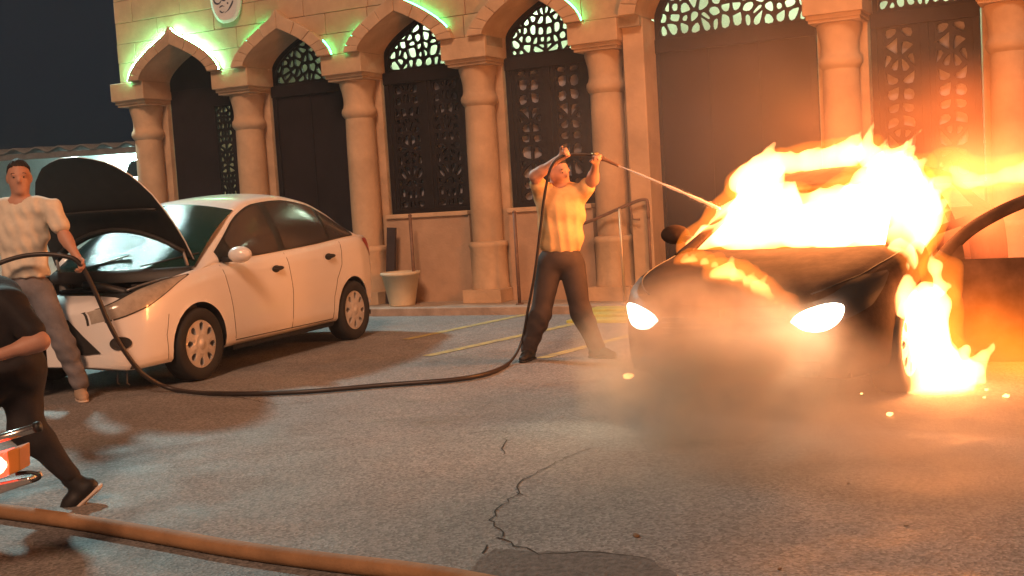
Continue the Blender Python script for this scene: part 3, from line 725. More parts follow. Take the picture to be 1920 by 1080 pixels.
def car_body(paint, root, hood_open, burnt):
    xs_ = np.concatenate([np.linspace(.885, .80, 8), np.linspace(.77, -3.27, 120), np.linspace(-3.31, -3.492, 9)])
    m = MB()
    for sgn in (1, -1):
        P = []; kind = {}
        for x in xs_: P.append([[x, sgn*y, z] for y, z in dense(sect(x), 3)])
        n, k_ = len(P), len(P[0]); inside = np.zeros((n, k_), bool)
        for i in range(n):
            for j in range(k_):
                for cx in (0, -2.648):
                    if abs(P[i][j][1]) > .45 and j < 33:
                        d = math.hypot(P[i][j][0]-cx, P[i][j][2]-.325)
                        if d < ARCH_R: inside[i, j] = True
        Q = [[list(p) for p in row] for row in P]
        keep = []
        for i in range(n-1):
            for j in range(k_-1):
                ids = [(i, j), (i+1, j), (i+1, j+1), (i, j+1)]
                xm = (P[i][j][0]+P[i+1][j][0])/2; zm = (P[i][j][2]+P[i][j+1][2])/2; ym = abs(P[i][j][1]+P[i][j+1][1])/2
                if all(inside[a, b] for a, b in ids): continue
                if hood_open and j >= 31 and -.12 < xm < .70: continue
                if burnt and sgn == 1 and -1.55 < xm < -.48 and .32 < zm and j < 31: continue
                if j >= 31 and -2.9 < xm < -.25: continue
                keep.append(ids)
        for ids in keep:
            for a, b in ids:
                if inside[a, b]:
                    for cx in (0, -2.648):
                        dx, dz = P[a][b][0]-cx, P[a][b][2]-.325; d = math.hypot(dx, dz)
                        if d < ARCH_R and d > 1e-4:
                            Q[a][b][0] = cx+dx/d*ARCH_R; Q[a][b][2] = .325+dz/d*ARCH_R
        base = len(m.v); m.v += [tuple(p) for row in Q for p in row]
        for ids in keep:
            f = [base+a*k_+b for a, b in ids]
            if sgn == -1: f = f[::-1]
            m.f.append(tuple(f)); m.sm.append(True)
    body = m.build('body', paint, root)
    md = body.modifiers.new('weld', 'WELD'); md.merge_threshold = .0005
    # arch lips and liners
    for cx in (0, -2.648):
        for sgn in (1, -1):
            lin = MB()
            ring = [(cx+ARCH_R*.995*math.cos(t), .325+ARCH_R*.995*math.sin(t)) for t in np.linspace(R(-12), R(192), 28)]
            lin.grid([[(x, sgn*(side_y(x, max(z, .2))-.012), z) for x, z in ring], [(x, sgn*.50, z) for x, z in ring]])
            lin.grid([[(x, sgn*.50, z) for x, z in ring], [(cx, sgn*.50, .3) for _ in ring]])
            lin.build('wheel_arch_liner', DPLAS, root)
    un = MB().box(-3.25, .72, -.74, .74, .21, .26); un.build('underbody', DPLAS, root)
    # greenhouse
    gx = np.linspace(-.14, -3.0, 70); gm = MB()
    for sgn in (1, -1):
        P = [[(x, sgn*y, z) for y, z in green_sect(x)] for x in gx]; k_ = len(P[0]); b0 = len(gm.v); gm.v += [p for row in P for p in row]
        for i in range(len(P)-1):
            xm = (gx[i]+gx[i+1])/2
            for j in range(k_-1):
                zr, _ = rail(xm)
                if burnt:
                    if j < 7 and -2.75 < xm < -.5 and not -1.52 < xm < -1.42 and j > 0: continue
                    if j >= 9 and (xm > -.9 or xm < -2.45): continue
                f = (b0+i*k_+j, b0+(i+1)*k_+j, b0+(i+1)*k_+j+1, b0+i*k_+j+1)
                gm.f.append(f if sgn == 1 else f[::-1]); gm.sm.append(True)
    roof = gm.build('roof', paint, root); roof.modifiers.new('weld', 'WELD').merge_threshold = .0005
    if burnt: md = roof.modifiers.new('solid', 'SOLIDIFY'); md.thickness = .03
    return body, roof
def side_panel(name, m, parent, x0, x1, zl, zu, off, fn=green_y, nx=24, nz=8, sides=(1, -1), rnd=0):
    for sgn in sides:
        P = []
        for x in np.linspace(x0, x1, nx):
            a, b = zl(x), zu(x); P.append([(x, sgn*(fn(x, z)+off), z) for z in np.linspace(a, max(b, a+.002), nz)])
        o = MB().grid(P, True, sgn == -1).build(name, m, parent)
    return o
def seam(parent, pts, sgn=1, r=.004, fn=side_y):
    P = [];
    for i in range(len(pts)-1):
        for t in np.linspace(0, 1, 8)[:-1 if i < len(pts)-2 else None]:
            x = pts[i][0]+(pts[i+1][0]-pts[i][0])*t; z = pts[i][1]+(pts[i+1][1]-pts[i][1])*t; P.append((x, sgn*(fn(x, z)-.001), z))
    return MB().tube(P, r, 5).build('panel_gap', DPLAS, parent)
def front_patch(name, m, root, poly, sgn, off, close=True, rings=5):
    cy = sum(p[0] for p in poly)/len(poly); cz = sum(p[1] for p in poly)/len(poly); n = len(poly); vs = []
    for r_ in range(rings):
        f = 1-r_/rings
        for y, z in poly:
            y, z = cy+(y-cy)*f, cz+(z-cz)*f; vs.append((front_x(y)+off, sgn*(y+off*.6), z))
    vs.append((front_x(cy)+off, sgn*(cy+off*.6), cz)); fs = []
    for r_ in range(rings-1): fs += [(r_*n+i, r_*n+(i+1) % n, (r_+1)*n+(i+1) % n, (r_+1)*n+i)[::sgn] for i in range(n)]
    b0 = (rings-1)*n; fs += [(b0+i, b0+(i+1) % n, rings*n)[::sgn] for i in range(n)]
    return MB().add(vs, fs, True).build(name, m, root), vs[:n]
def wheel(root, x, sgn, steer=0):
    e = MB(); W_ = .205
    e.lathe([(.205, -.085), (.225, -.1), (.27, -.104), (.30, -.098), (.313, -.08), (.317, -.04), (.317, .04), (.313, .08), (.30, .098), (.27, .104), (.225, .1), (.205, .085)], 0, 0, 40, 'y')
    ty = e.build('wheel', TYRE, root); ty.location = (x, sgn*.80, .317); ty.rotation_euler = (0, .3, R(steer)+(0 if sgn == 1 else math.pi))
    # hubcap with eight slots
    h_ = MB(); n = 8
    def prof(r): return .085+.018*(1-(r/.21)**2)
    for k in range(n):
        a0, a1 = 2*math.pi*k/n, 2*math.pi*(k+1)/n; am = (a0+a1)/2
        out = [(.085, a0), (.13, a0), (.17, a0), (.212, a0)]+[(.212, a0+(a1-a0)*t) for t in (.25, .5, .75)]+[(.212, a1), (.17, a1), (.13, a1), (.085, a1), (.085, am)]
        cen = (.152, am); inn = []
        for r_, a_ in out:
            X, Y = r_*math.cos(a_-am)-.152, r_*math.sin(a_-am); t = math.atan2(Y/.55, X)
            inn.append((.152+.040*math.cos(t), .026*math.sin(t)*(1+.35*math.cos(t))))
        vs = [(r_*math.cos(a_), prof(r_), r_*math.sin(a_)) for r_, a_ in out]
        c1, s1 = math.cos(am), math.sin(am)
        vs += [(x_*c1-y_*s1, prof(.15)-.002, x_*s1+y_*c1) for x_, y_ in inn]; vs += [(x_*c1-y_*s1, .045, x_*s1+y_*c1) for x_, y_ in inn]
        q = len(out)
        h_.add(vs, [(i, q+i, q+(i+1) % q, (i+1) % q) for i in range(q)]+[(q+i, 2*q+i, 2*q+(i+1) % q, q+(i+1) % q) for i in range(q)], False)
    h_.lathe([(.0, .108), (.03, .108), (.035, .102), (.06, .098), (.085, .1)], 0, 0, 24, 'y')
    h_.lathe([(.212, .088), (.218, .094), (.222, .088), (.222, .06)], 0, 0, 40, 'y')
    h_.build('hubcap', HUB, ty)
    MB().lathe([(0, .04), (.21, .04), (.21, -.06), (0, -.06)], 0, 0, 24, 'y').build('rim', DPLAS, ty)
def lens_panel(name, m, root, x0, x1, t0, t1, off, sgn, nx=20, nz=8):
    """panel on the body skin between section parameters t0(x) and t1(x)"""
    P = []
    for x in np.linspace(x0, x1, nx):
        s_ = sect(x); row = []
        for t in np.linspace(t0(x), max(t1(x), t0(x)+.02), nz):
            i = min(int(t), 12); f = t-i; y = s_[i][0]+(s_[i+1][0]-s_[i][0])*f; z = s_[i][1]+(s_[i+1][1]-s_[i][1])*f
            row.append((x+off*.5, sgn*(y+off), z+off*.3))
        P.append(row)
    return MB().grid(P, True, sgn == -1).build(name, m, root)
def mirror(root, paint, sgn):
    e = MB(); e.ell((-.50, sgn*1.0, 1.05), (.085, .115, .075), 16, 10)
    o = e.build('mirror', paint, root); MB().tube([(-.46, sgn*.84, 1.01), (-.49, sgn*.95, 1.02)], .028, 8).build('mirror_arm', DPLAS, o)
    return o

# ---------------------------------------------- white car with its bonnet up
TH = R(22.4); WC = Vector((-3.52, 10.39, 0)); yaw = math.atan2(-math.cos(TH), -math.sin(TH))
wc = empty('white_car', WC, yaw); tag(wc, 'white four door saloon car parked with its bonnet propped open', 'car')
car_body(WHITEP, wc, True, False)
zl_ = lambda x: sinterp(x, ZS)+.012
zu_ = lambda x: rail(x)[0]-.045
side_panel('window_trim', DPLAS, wc, -.42, -2.86, zl_, lambda x: max(zu_(x)+.012, zl_(x)), .004)
for a_, b_ in ((-.64, -1.38), (-1.49, -2.30), (-2.36, -2.80)):
    side_panel('side_window', GLASS, wc, a_, b_, lambda x: zl_(x)+.014, lambda x: zu_(x)-.006, .0075, nx=14)
def top_panel(name, m, root, x0, x1, inset, off, nx=16, ny=16):
    P = []
    for x in np.linspace(x0, x1, nx):
        s_ = green_sect(x)[9:]; ys_ = [p[0] for p in s_][::-1]; zs_ = [p[1] for p in s_][::-1]; ymax = ys_[-1]-inset; row = []
        for y in np.linspace(-ymax, ymax, ny): row.append((x+off*.6, y, float(np.interp(abs(y), ys_, zs_))+off*.8))
        P.append(row)
    return MB().grid(P, True).build(name, m, root)
def ws_pt(t, s_, off=0):
    xb, xt = -.15+.24*(1-s_*s_), -1.0+.13*(1-s_*s_); yb, yt = .782*s_, .622*s_
    zb_ = .985; zt_ = 1.45+.085*(1-abs(s_)**2.2)
    return (xb+(xt-xb)*t+.02+off, yb+(yt-yb)*t, zb_+(zt_-zb_)*t+.045*math.sin(math.pi*t)+off*.8)
MB().grid([[ws_pt(t, s_) for s_ in np.linspace(-1, 1, 17)] for t in np.linspace(0, 1, 12)]).build('windscreen', WSCREEN, wc)
top_panel('rear_window', GLASS, wc, -2.48, -2.95, .03, .006)
for sgn in (1,):
    seam(wc, [(-.50, .30), (-.46, .62), (-.40, .97)], sgn); seam(wc, [(-1.42, .27), (-1.45, .65), (-1.43, 1.01)], sgn)
    seam(wc, [(-2.20, .27), (-2.22, .5), (-2.30, .68), (-2.42, .82), (-2.48, 1.06)], sgn); seam(wc, [(-.50, .285), (-2.20, .275)], sgn, .005)
    seam(wc, [(.40, .24), (.42, .45), (.38, .62)], sgn, .003)
    for x, z in ((-1.22, .875), (-2.19, .925)):
        hd = MB(); hd.ell((x, sgn*(side_y(x, z)+.022), z), (.095, .018, .022), 14, 8); hd.ell((x+.01, sgn*(side_y(x, z)+.002), z-.005), (.07, .010, .035), 12, 8); hd.build('door_handle', DPLAS, wc)
sill = MB().grid([[(x, s, z) for x in np.linspace(-.46, -2.2, 20)] for s, z in ((.80, .195), (.875, .20), (.892, .245))]).build('sill_trim', DPLAS, wc)
for sgn in (1, -1):
    mirror(wc, WHITEP, sgn)
    lens_panel('headlamp', HLENS, wc, .06, .86, lambda x: interp(x, [(.06, 9.7), (.3, 8.6), (.55, 7.6), (.86, 7.3)]), lambda x: interp(x, [(.06, 9.9), (.3, 10.4), (.55, 10.6), (.80, 10.2)]), .006, sgn)
    lens_panel('headlamp_surround', DPLAS, wc, .03, .866, lambda x: interp(x, [(.03, 9.66), (.3, 8.48), (.55, 7.45), (.812, 7.1)]), lambda x: interp(x, [(.03, 9.95), (.3, 10.55), (.55, 10.8), (.812, 10.4)]), .003, sgn)
    # fog lamp recess and corner grille on the bumper
    fx = lambda y: front_x(y)
    fog = [(.69+.065*math.cos(t), .43+.048*math.sin(t)) for t in np.linspace(0, 2*math.pi, 24)[:-1]]
    _, vs = front_patch('fog_lamp', DPLAS, wc, fog, sgn, .012)
    MB().tube([(x, y, z) for x, y, z in vs]+[vs[0]], .006, 6, False).build('fog_lamp_rim', DPLAS, wc)
    tri = []
    T = [(.20, .64), (.27, .64), (.55, .36), (.20, .34)]
    for i in range(4):
        a_, b2 = T[i], T[(i+1) % 4]
        for t in np.linspace(0, 1, 7)[:-1]: tri.append((a_[0]+(b2[0]-a_[0])*t, a_[1]+(b2[1]-a_[1])*t))
    front_patch('bumper_grille', DPLAS, wc, tri, sgn, .012)
    tl = MB(); P = []
    for x in np.linspace(-3.06, -3.465, 12):
        zt_ = sinterp(x, ZS)-.03; zb_ = interp(x, [(-3.06, zt_-.04), (-3.26, .90), (-3.465, .80)])
        P.append([(x, sgn*(side_y(x, z)+.006), z) for z in np.linspace(zb_, zt_, 6)])
    tl.grid(P, True, sgn == -1).build('tail_lamp', RED, wc)
for x in (0, -2.648):
    for sgn in (1, -1): wheel(wc, x, sgn)
# engine bay
bay = MB(); bay.box(-.12, .70, -.68, .68, .42, .45); bay.box(-.17, -.12, -.74, .74, .42, .955)
bay.add([(.70, -.66, .45), (.70, .66, .45), (.70, .60, .76), (.70, -.60, .76)], [(0, 1, 2, 3)])
for sgn in (1, -1): bay.add([(-.12, sgn*.76, .45), (.70, sgn*.62, .45), (.70, sgn*.56, .76), (-.12, sgn*.80, .93)], [(0, 1, 2, 3)])
bay.build('engine_bay', DPLAS, wc)
MB().box(.0, .42, -.38, .18, .5, .80).build('engine', ENGM, wc, bevel=.03)
MB().box(.06, .36, -.30, .10, .80, .845).build('engine_cover', ENGM, wc, bevel=.02)
MB().box(-.08, .14, .30, .58, .5, .86).build('battery', ENGM, wc, bevel=.01)
MB().box(.20, .46, .26, .58, .5, .80).build('air_filter_box', ENGM, wc, bevel=.03)
MB().tube(spline([(.30, .40, .80), (.38, .22, .86), (.34, .0, .88), (.20, -.1, .86)], 6), .035, 10).build('intake_hose', ENGM, wc)
MB().tube(spline([(-.2, .62, .90), (.0, .66, .90), (.25, .62, .88), (.45, .52, .83)], 6), .012, 8).build('cable', ALU, wc)
MB().tube(spline([(-.10, -.4, .93), (.02, -.1, .90), (.0, .3, .92), (-.06, .6, .94)], 6), .016, 8).build('cable', DPLAS, wc)
MB().box(.58, .72, -.60, .60, .72, .775).build('slam_panel', ALU, wc, bevel=.01)
MB().lathe([(.0, .88), (.05, .88), (.055, .86), (.055, .82)], .0, -.55, 14).build('reservoir_cap', ALU, wc)
MB().grid([[(-.15+.24*(1-s_*s_)+d, .78*s_, z) for s_ in np.linspace(-1, 1, 17)] for d, z in ((.03, .985), (.09, .95), (.10, .88))]).build('cowl', DPLAS, wc)
for y in (-.25, .35): MB().tube([ws_pt(.02, y/.775, .012), ws_pt(.16, (y+.42)/.775, .014)], .008, 6).build('wiper', DPLAS, wc)
# raised bonnet
HL = []
def hood_half(x): return interp(x, [(-.16, .775), (.0, .76), (.2, .72), (.45, .63), (.62, .50), (.74, .32), (.80, .05)])
hx = [-.16, -.08, 0, .08, .17, .3, .42, .52, .60, .67, .72, .76, .79]
HANG = R(68); HP = (-.18, .98)
def hrot(x, y, z):
    dx, dz = (x-HP[0])*1.13, z-HP[1]; return (HP[0]+dx*math.cos(HANG)-dz*math.sin(HANG), y, HP[1]+.05+dx*math.sin(HANG)+dz*math.cos(HANG))
def hz(x, y): return sinterp(x, ZC)-.06*(abs(y)/.8)**2.2*(1.0)
P = []
for x in hx:
    hw = hood_half(x); P.append([hrot(x+(.24*(1-(y/hw)**2)*max(0, (.3-x)/.46)), y, hz(x, y)+.004) for y in np.linspace(-hw, hw, 15)])
hood = MB().grid(P, True).build('bonnet', WHITEP, wc)
md = hood.modifiers.new('solid', 'SOLIDIFY'); md.thickness = .004; md.offset = 1
P = []
for x in hx:
    hw = hood_half(x)-.002; P.append([hrot(x+.001+(.24*(1-(y/hw)**2)*max(0, (.3-x)/.46)), y, hz(x, y)-.006) for y in np.linspace(-hw, hw, 15)])
MB().grid(P, True).build('bonnet_liner', DPLAS, hood)
rb = MB()
rb.tube([hrot(.30, y, hz(.30, y)-.03) for y in np.linspace(-.62, .62, 9)], .012, 8)
rb.tube([hrot(-.10+.24*(1-(y/.76)**2)*.9, y, hz(-.10, y)-.03) for y in np.linspace(-.72, .72, 11)], .022, 8)
rb.build('bonnet_ribs', DPLAS, hood)
MB().tube([(.58, -.45, .77), hrot(.40, -.48, hz(.4, -.48)-.02)], .006, 6).build('bonnet_stay', ALU, wc)
for sgn in (1, -1): MB().tube([(-.16, sgn*.70, .92), (-.12, sgn*.72, .98), hrot(-.06, sgn*.71, hz(-.06, .71)-.02)], .014, 6).build('hinge', ALU, wc)
for y in (.50, .40): MB().tube([(.50, y, .21), (.52, y, .06), (.49, y, .045)], .006, 6).build('dangling_bracket', ALU, wc)

# ---------------------------------------------- burning car
THB = R(35); BC = Vector((1.80, 7.97, 0)); yawb = math.atan2(-math.cos(THB), -math.sin(THB))
bc = empty('burning_car', BC, yawb); tag(bc, 'dark car on fire with its headlights on and its door standing open', 'car')
MBW = Matrix.Translation(BC) @ Matrix.Rotation(yawb, 4, 'Z')
def bw(x, y, z): return MBW @ Vector((x, y, z))
ZS = [(x, z*(.945 if x > -.2 else .97)) for x, z in ZS]; ZC = [(x, z*(.93 if x > -.5 else .97)) for x, z in ZC]
RAIL = [(x, 1+(z-1)*.85-.03, y) for x, z, y in RAIL]; ROOFC = [(x, 1+(z-1)*.85-.03) for x, z in ROOFC]
_sect = sect
def sect(x):
    q = _sect(x); zs = q[10][1]; zc_ = q[13][1]
    q[11] = (q[11][0], zs+(zc_-zs)*.72+.012); q[12] = (q[12][0], zs+(zc_-zs)*.93); return q
car_body(BURNT, bc, False, True)
mirror(bc, BURNT, -1)
for sgn in (1, -1):
    HP_ = spline([(x, z-.02, 0) for x, z in ((.37, .575), (.46, .515), (.58, .505), (.67, .545), (.715, .61), (.72, .68), (.64, .70), (.50, .665), (.41, .62), (.37, .575))], 4)[:-1]
    front_patch('headlight', HEADL, bc, [(.70+(p.x-.70)*.82, .60+(p.y-.60)*.86) for p in HP_], sgn, .024)
    lens_panel('headlamp_surround', DPLAS, bc, .28, .83, lambda x: interp(x, [(.28, 8.8), (.55, 6.9), (.83, 6.5)]), lambda x: interp(x, [(.28, 9.3), (.55, 10.6), (.83, 10.0)]), .004, sgn)
    l = bpy.data.lights.new('headlight_beam', 'SPOT'); l.energy = 11; l.color = (1, .78, .50); l.spot_size = R(75); l.spot_blend = .8; l.shadow_soft_size = .05
    lo_ = bpy.data.objects.new('headlight_beam', l); COL.objects.link(lo_); lo_.parent = bc; lo_.location = (.90, sgn*.62, .66)
    lo_.rotation_euler = Vector((1, sgn*.05, -.34)).to_track_quat('-Z', 'Y').to_euler()
for x in (0, -2.648):
    for sgn in (1, -1): wheel(bc, x, sgn)
for sgn in (1, -1):
    P = []
    for x in np.linspace(.80, -.12, 24):
        q = sect(x); t = interp(x, [(.80, .9), (.5, .35), (-.12, .15)]); P.append((x, sgn*(q[10][0]+(q[11][0]-q[10][0])*t), q[10][1]+(q[11][1]-q[10][1])*t+.002))
    MB().tube(P, .005, 5).build('panel_gap', DPLAS, bc)
gr = MB()
for k in range(5): gr.tube([(front_x(y)+.012, y, .44+k*.035) for y in np.linspace(-.42, .42, 15)], .008, 6)
gr.build('grille', DPLAS, bc)
lg = MB(); lg.tube([(front_x(y)+.012, y, .29) for y in np.linspace(-.60, .60, 21)], .03, 8); lg.build('lower_intake', DPLAS, bc)
NPL = MB(); NPL.box(front_x(.0)+.014, front_x(0)+.022, -.25, .25, .355, .43); NPL.build('bumper_strip', DPLAS, bc)
MB().box(-1.6, -1.4, -.7, .7, .3, 1.0).box(-1.4, -.9, -.7, .7, .3, .5).build('charred_seats', BURNT, bc)
# open door, hinged at its front edge
door = empty('door', (-.60, .89, -.10), -R(76)); door.parent = bc
HX, HY = -.60, .89
def dsec(x, z): return (x-HX, side_y(x, z)-.895, z)
P = [[dsec(x, z) for z in np.linspace(.20, .90, 12)] for x in np.linspace(-.61, -1.66, 22)]
P2 = [[(a-.0, b-.09, c_) for a, b, c_ in row] for row in P]
dm = MB(); dm.grid(P); dm.grid(P2, True, True)
for A, B in ((P[0], P2[0]), (P[-1], P2[-1]), ([r_[0] for r_ in P], [r_[0] for r_ in P2]), ([r_[-1] for r_ in P], [r_[-1] for r_ in P2])): dm.grid([A, B], False)
dsk = dm.build('door_panel', BURNT, door)
fr = spline([(-.03, -.03, .90), (-.14, -.05, 1.02), (-.28, -.09, 1.13), (-.5, -.14, 1.24), (-.75, -.19, 1.32), (-.98, -.21, 1.345), (-1.05, -.20, 1.30), (-1.055, -.04, .90)], 8)
MB().tube(fr, [.045]*len(fr), 10).build('window_frame', BURNT, door)
MB().prism([(-.015, .89), (-.20, .89), (-.185, 1.0), (-.14, 1.04)], -.075, -.02, 'xz').build('mirror_sail', BURNT, door)
MB().ell((-1.0, .035, .80), (.09, .018, .02), 12, 6).build('door_handle', DPLAS, door)

# ================================================================== FIRE
def blobnoise(X, Y, Z, seed, wind, freq=9.0):
    """streaky turbulence, stretched along the wind"""
    rr = np.random.RandomState(seed); wnd = np.array(wind)/np.linalg.norm(wind); out = 0
    for o in range(4):
        for _ in range(5):
            k = rr.normal(size=3); k -= wnd*(k@wnd)*.72; k *= freq*(1.75**o)/np.linalg.norm(k)
            ph = rr.uniform(0, 6.3); out = out + np.sin(k[0]*X+k[1]*Y+k[2]*Z+ph+1.3*np.sin((k[1]*X-k[0]*Z)*.5+ph*2))*(.68**o)
    return out/7.0
def fire(name, elems, m, label, seed, amp, h, k=.10, wind=(.55, .1, .8), freq=9.0, ground=False, licks=2, ll=1.6, halo=.05):
    """elems: world point, radius; every one also throws a few tapered tongues along the wind"""
    rr = random.Random(seed); W_ = Vector(wind).normalized()
    P = np.array([list(e[0]) for e in elems]); r = np.array([e[1] for e in elems])
    m_ = r[:, None]*(1+ll*1.3)+.06
    lo = (P-r[:, None]).min(0)-.10; hi = (P+m_).max(0)
    lo = np.minimum(lo, (P-m_*.5).min(0))
    if ground: lo[2] = -.01
    F = Field(lo, hi, h)
    for p, q in zip(P, r):
        F.ell(p, (q, q*.85, q), k)
        for _ in range(licks):
            d = (W_+Vector((rr.uniform(-.45, .45), rr.uniform(-.3, .3), rr.uniform(-.35, .45)))).normalized(); ln = q*rr.uniform(.7, 1.3)*ll
            s0 = Vector(p)+Vector((rr.uniform(-.7, .7), rr.uniform(-.5, .5), rr.uniform(-.3, .7)))*q; mid = s0+d*ln*.5+Vector((rr.uniform(-.2, .2), 0, rr.uniform(-.1, .1)))*q
            F.cone(s0, mid, q*.42, q*.20, q*.35); F.cone(mid, mid+(d+Vector((.25, 0, rr.uniform(-.2, .3)))).normalized()*ln*.6, q*.20, q*.02+.002, q*.2)
    X, Y, Z = F.full()
    n = blobnoise(X, Y, Z, seed, wind, freq)
    F.a = (F.a + amp*n).astype(np.float32)
    if ground: F.a = np.maximum(F.a, (.004-Z)+0*F.a)
    F.a[0], F.a[-1] = .1, .1; F.a[:, 0] = F.a[:, -1] = .1; F.a[:, :, 0] = F.a[:, :, -1] = .1
    fl = F.build(name, m, None, 1)
    if halo:
        H = Field(lo-.05, hi+.05, h*1.3)
        if ground: H.lo[2] = -.01; H.ax[2] = H.lo[2]+H.h*np.arange(H.n[2])
        for p, q in zip(P, r):
            H.ell(p, (q+halo, q*.85+halo, q+halo), k)
            d = W_*(q*.9+halo); H.cone(p, Vector(p)+d, q+halo*.6, q*.3, k*.6)
        X, Y, Z = H.full(); H.a = (H.a+amp*1.1*blobnoise(X, Y, Z, seed+50, wind, freq*.8)).astype(np.float32)
        if ground: H.a = np.maximum(H.a, (.004-Z)+0*H.a)
        H.a[0], H.a[-1] = .1, .1; H.a[:, 0] = H.a[:, -1] = .1; H.a[:, :, 0] = H.a[:, :, -1] = .1
        H.build('outer_flame', FLAME_O, fl, 1)
    return tag(fl, label, 'flames', 'flames on the burning car')
def wl(px, py, back, z=None):
    """photo point placed on the vertical plane across the car, `back` metres behind its front axle"""
    b = bw(-back, 0, 0); nrm = Vector((math.sin(THB), math.cos(THB), 0)); v = ray(px, py)
    t = (b-Vector((0, 0, CAM_H))).dot(nrm)/v.dot(nrm); return Vector((0, 0, CAM_H))+v*t
E_ = [(wl(x, y, bk), r) for x, y, bk, r in [
    (1292, 462, .42, .035), (1315, 452, .45, .075), (1350, 440, .50, .115), (1390, 430, .5, .145), (1440, 425, .5, .15), (1500, 425, .5, .16), (1560, 428, .5, .165), (1620, 432, .5, .165), (1672, 425, .5, .16),
    (1362, 402, .65, .10), (1420, 385, .7, .15), (1480, 385, .7, .145), (1545, 387, .7, .14), (1605, 385, .7, .15), (1660, 375, .7, .16), (1700, 380, .6, .13),
    (1398, 358, .85, .085), (1440, 345, .9, .08), (1625, 345, .9, .10), (1665, 335, .9, .12), (1690, 345, .8, .13), (1718, 370, .7, .13), (1725, 405, .6, .12), (1700, 430, .5, .13),
    (1665, 470, .45, .11)]]+[(bw(x, y, z), r) for x, y, z, r in [(-.62, .74, 1.08, .15), (-.45, .74, 1.02, .15), (-.30, .77, .94, .13), (-.15, .80, .86, .105), (-.02, .82, .79, .08), (.08, .83, .74, .05)]]
fire('flame', E_, FLAME, 'large white hot fire pouring out through the windscreen of the dark car', 3, .050, .018, freq=11)
E_ = [(wl(x, y, bk), r) for x, y, bk, r in [
    (1390, 345, 1.0, .09), (1415, 328, 1.1, .10), (1445, 314, 1.2, .095), (1480, 305, 1.35, .085), (1515, 301, 1.45, .08), (1555, 296, 1.5, .08), (1595, 290, 1.5, .09), (1632, 294, 1.4, .11), (1660, 318, 1.2, .14), (1690, 330, 1.1, .12), (1715, 350, 1.0, .11), (1700, 305, 1.5, .035), (1735, 308, 1.6, .028)]]
fire('flame', E_, FLAME, 'ragged yellow flames licking along the top of the roof of the dark car', 5, .034, .018, freq=12)
E_ = [(bw(x, y, z), r) for x, y, z, r in [(-.10, 1.02, .10, .16), (-.12, 1.0, .26, .17), (-.06, .98, .42, .16), (.0, .99, .55, .13), (-.25, 1.02, .66, .08), (-.05, 1.05, .03, .17), (-.36, 1.1, .04, .12), (.22, .98, .60, .06), (-.2, 1.0, .8, .05)]]
fire('flame', E_, FLAME, 'tall fire burning on the ground beside the front wheel of the dark car', 8, .06, .018, wind=(.25, 0, 1), freq=11, ground=True)
def onhood(px, py, up=.012):
    v = ray(px, py); inv = MBW.inverted(); t = 5.0/v.y
    while t < 12/v.y:
        p = Vector((0, 0, CAM_H))+v*t; q = inv @ p
        if -.7 < q.x < .88 and abs(q.y) < .9 and q.z < sinterp(q.x, ZC)-.05*(q.y/.8)**2+.01: return p+Vector((0, 0, up))
        t += .01/v.y
    return Vector((0, 0, CAM_H))+v*(7.6/v.y)
E_ = [(onhood(x, y), r) for x, y, r in [(1284, 497, .030), (1300, 494, .036), (1320, 496, .038), (1340, 500, .034), (1344, 518, .042), (1364, 518, .055), (1386, 523, .058), (1404, 532, .052), (1420, 543, .042), (1434, 550, .030), (1446, 562, .022), (1456, 572, .020), (1468, 578, .016), (1482, 580, .014)]]
fire('flame', E_, FLAME_S, 'thin strip of fire creeping down the left edge of the dark bonnet', 9, .016, .010, .07, freq=20)
E_ = [(wl(x, y, bk), r) for x, y, bk, r in [(1765, 305, 1.3, .05), (1790, 318, 1.3, .07), (1815, 335, 1.3, .06), (1850, 335, 1.4, .05), (1890, 325, 1.4, .06), (1735, 400, .8, .07), (1745, 370, .9, .07), (1755, 345, 1.0, .05), (1930, 320, 1.4, .07)]]
fire('flame', E_, FLAME_S, 'loose flames drifting off to the right above the open car door', 12, .05, .018, wind=(1, 0, .25), freq=10)
E_ = [(wl(x, y, bk), r) for x, y, bk, r in [(1600, 560, -.2, .02), (1640, 545, -.2, .035), (1670, 555, -.15, .035), (1690, 575, -.1, .03)]]
fire('flame', E_, flame_mat('faint orange flame', (1, .3, .06), 3), 'faint fire on the wing above the front wheel of the dark car', 14, .025, .012, .05, freq=16)
# light given off by the fire
for (x, y, z), e, r in [((-.55, -.25, 1.42), 40, .22), ((-.75, .35, 1.62), 45, .25), ((-.05, 1.12, .45), 14, .16), ((-1.7, -.3, 2.0), 130, .3)]:
    l = bpy.data.lights.new('fire_light', 'POINT'); l.energy = e; l.color = (1, .29, .065); l.shadow_soft_size = r
    lo_ = bpy.data.objects.new('fire_light', l); COL.objects.link(lo_); lo_.location = bw(x, y, z)
# emissive puffs painting the glow of fire-lit smoke, and the smoke itself
def puff(name, p, r, m, label, cat, rz=0):
    o = MB().ell((0, 0, 0), (1, 1, 1), 20, 12).build(name, m); o.location = p; o.scale = r; o.rotation_euler = (0, 0, rz); return tag(o, label, cat, kind='stuff')
GLOW = puff_mat('painted fire glow', emit=1.1, ecol=(1, .17, .01), nscale=2.2, contrast=(.25, .75))
GLOW3 = puff_mat('painted fire glow roof', emit=.35, ecol=(1, .17, .03), nscale=1.6, contrast=(.3, .8))
GLOW2 = puff_mat('painted fire glow high', emit=2.6, ecol=(1, .17, .04), nscale=1.6, contrast=(.3, .8))
puff('painted_glow', bw(-1.6, 1.05, 1.2), (.95, .85, .65), GLOW2, 'painted pink orange glow of fire-lit smoke behind the open door of the dark car', 'flames')
puff('painted_glow', bw(-.45, 1.25, .18), (.75, .95, .62), GLOW, 'painted orange glow of lit smoke low around the wheel fire of the dark car', 'flames')
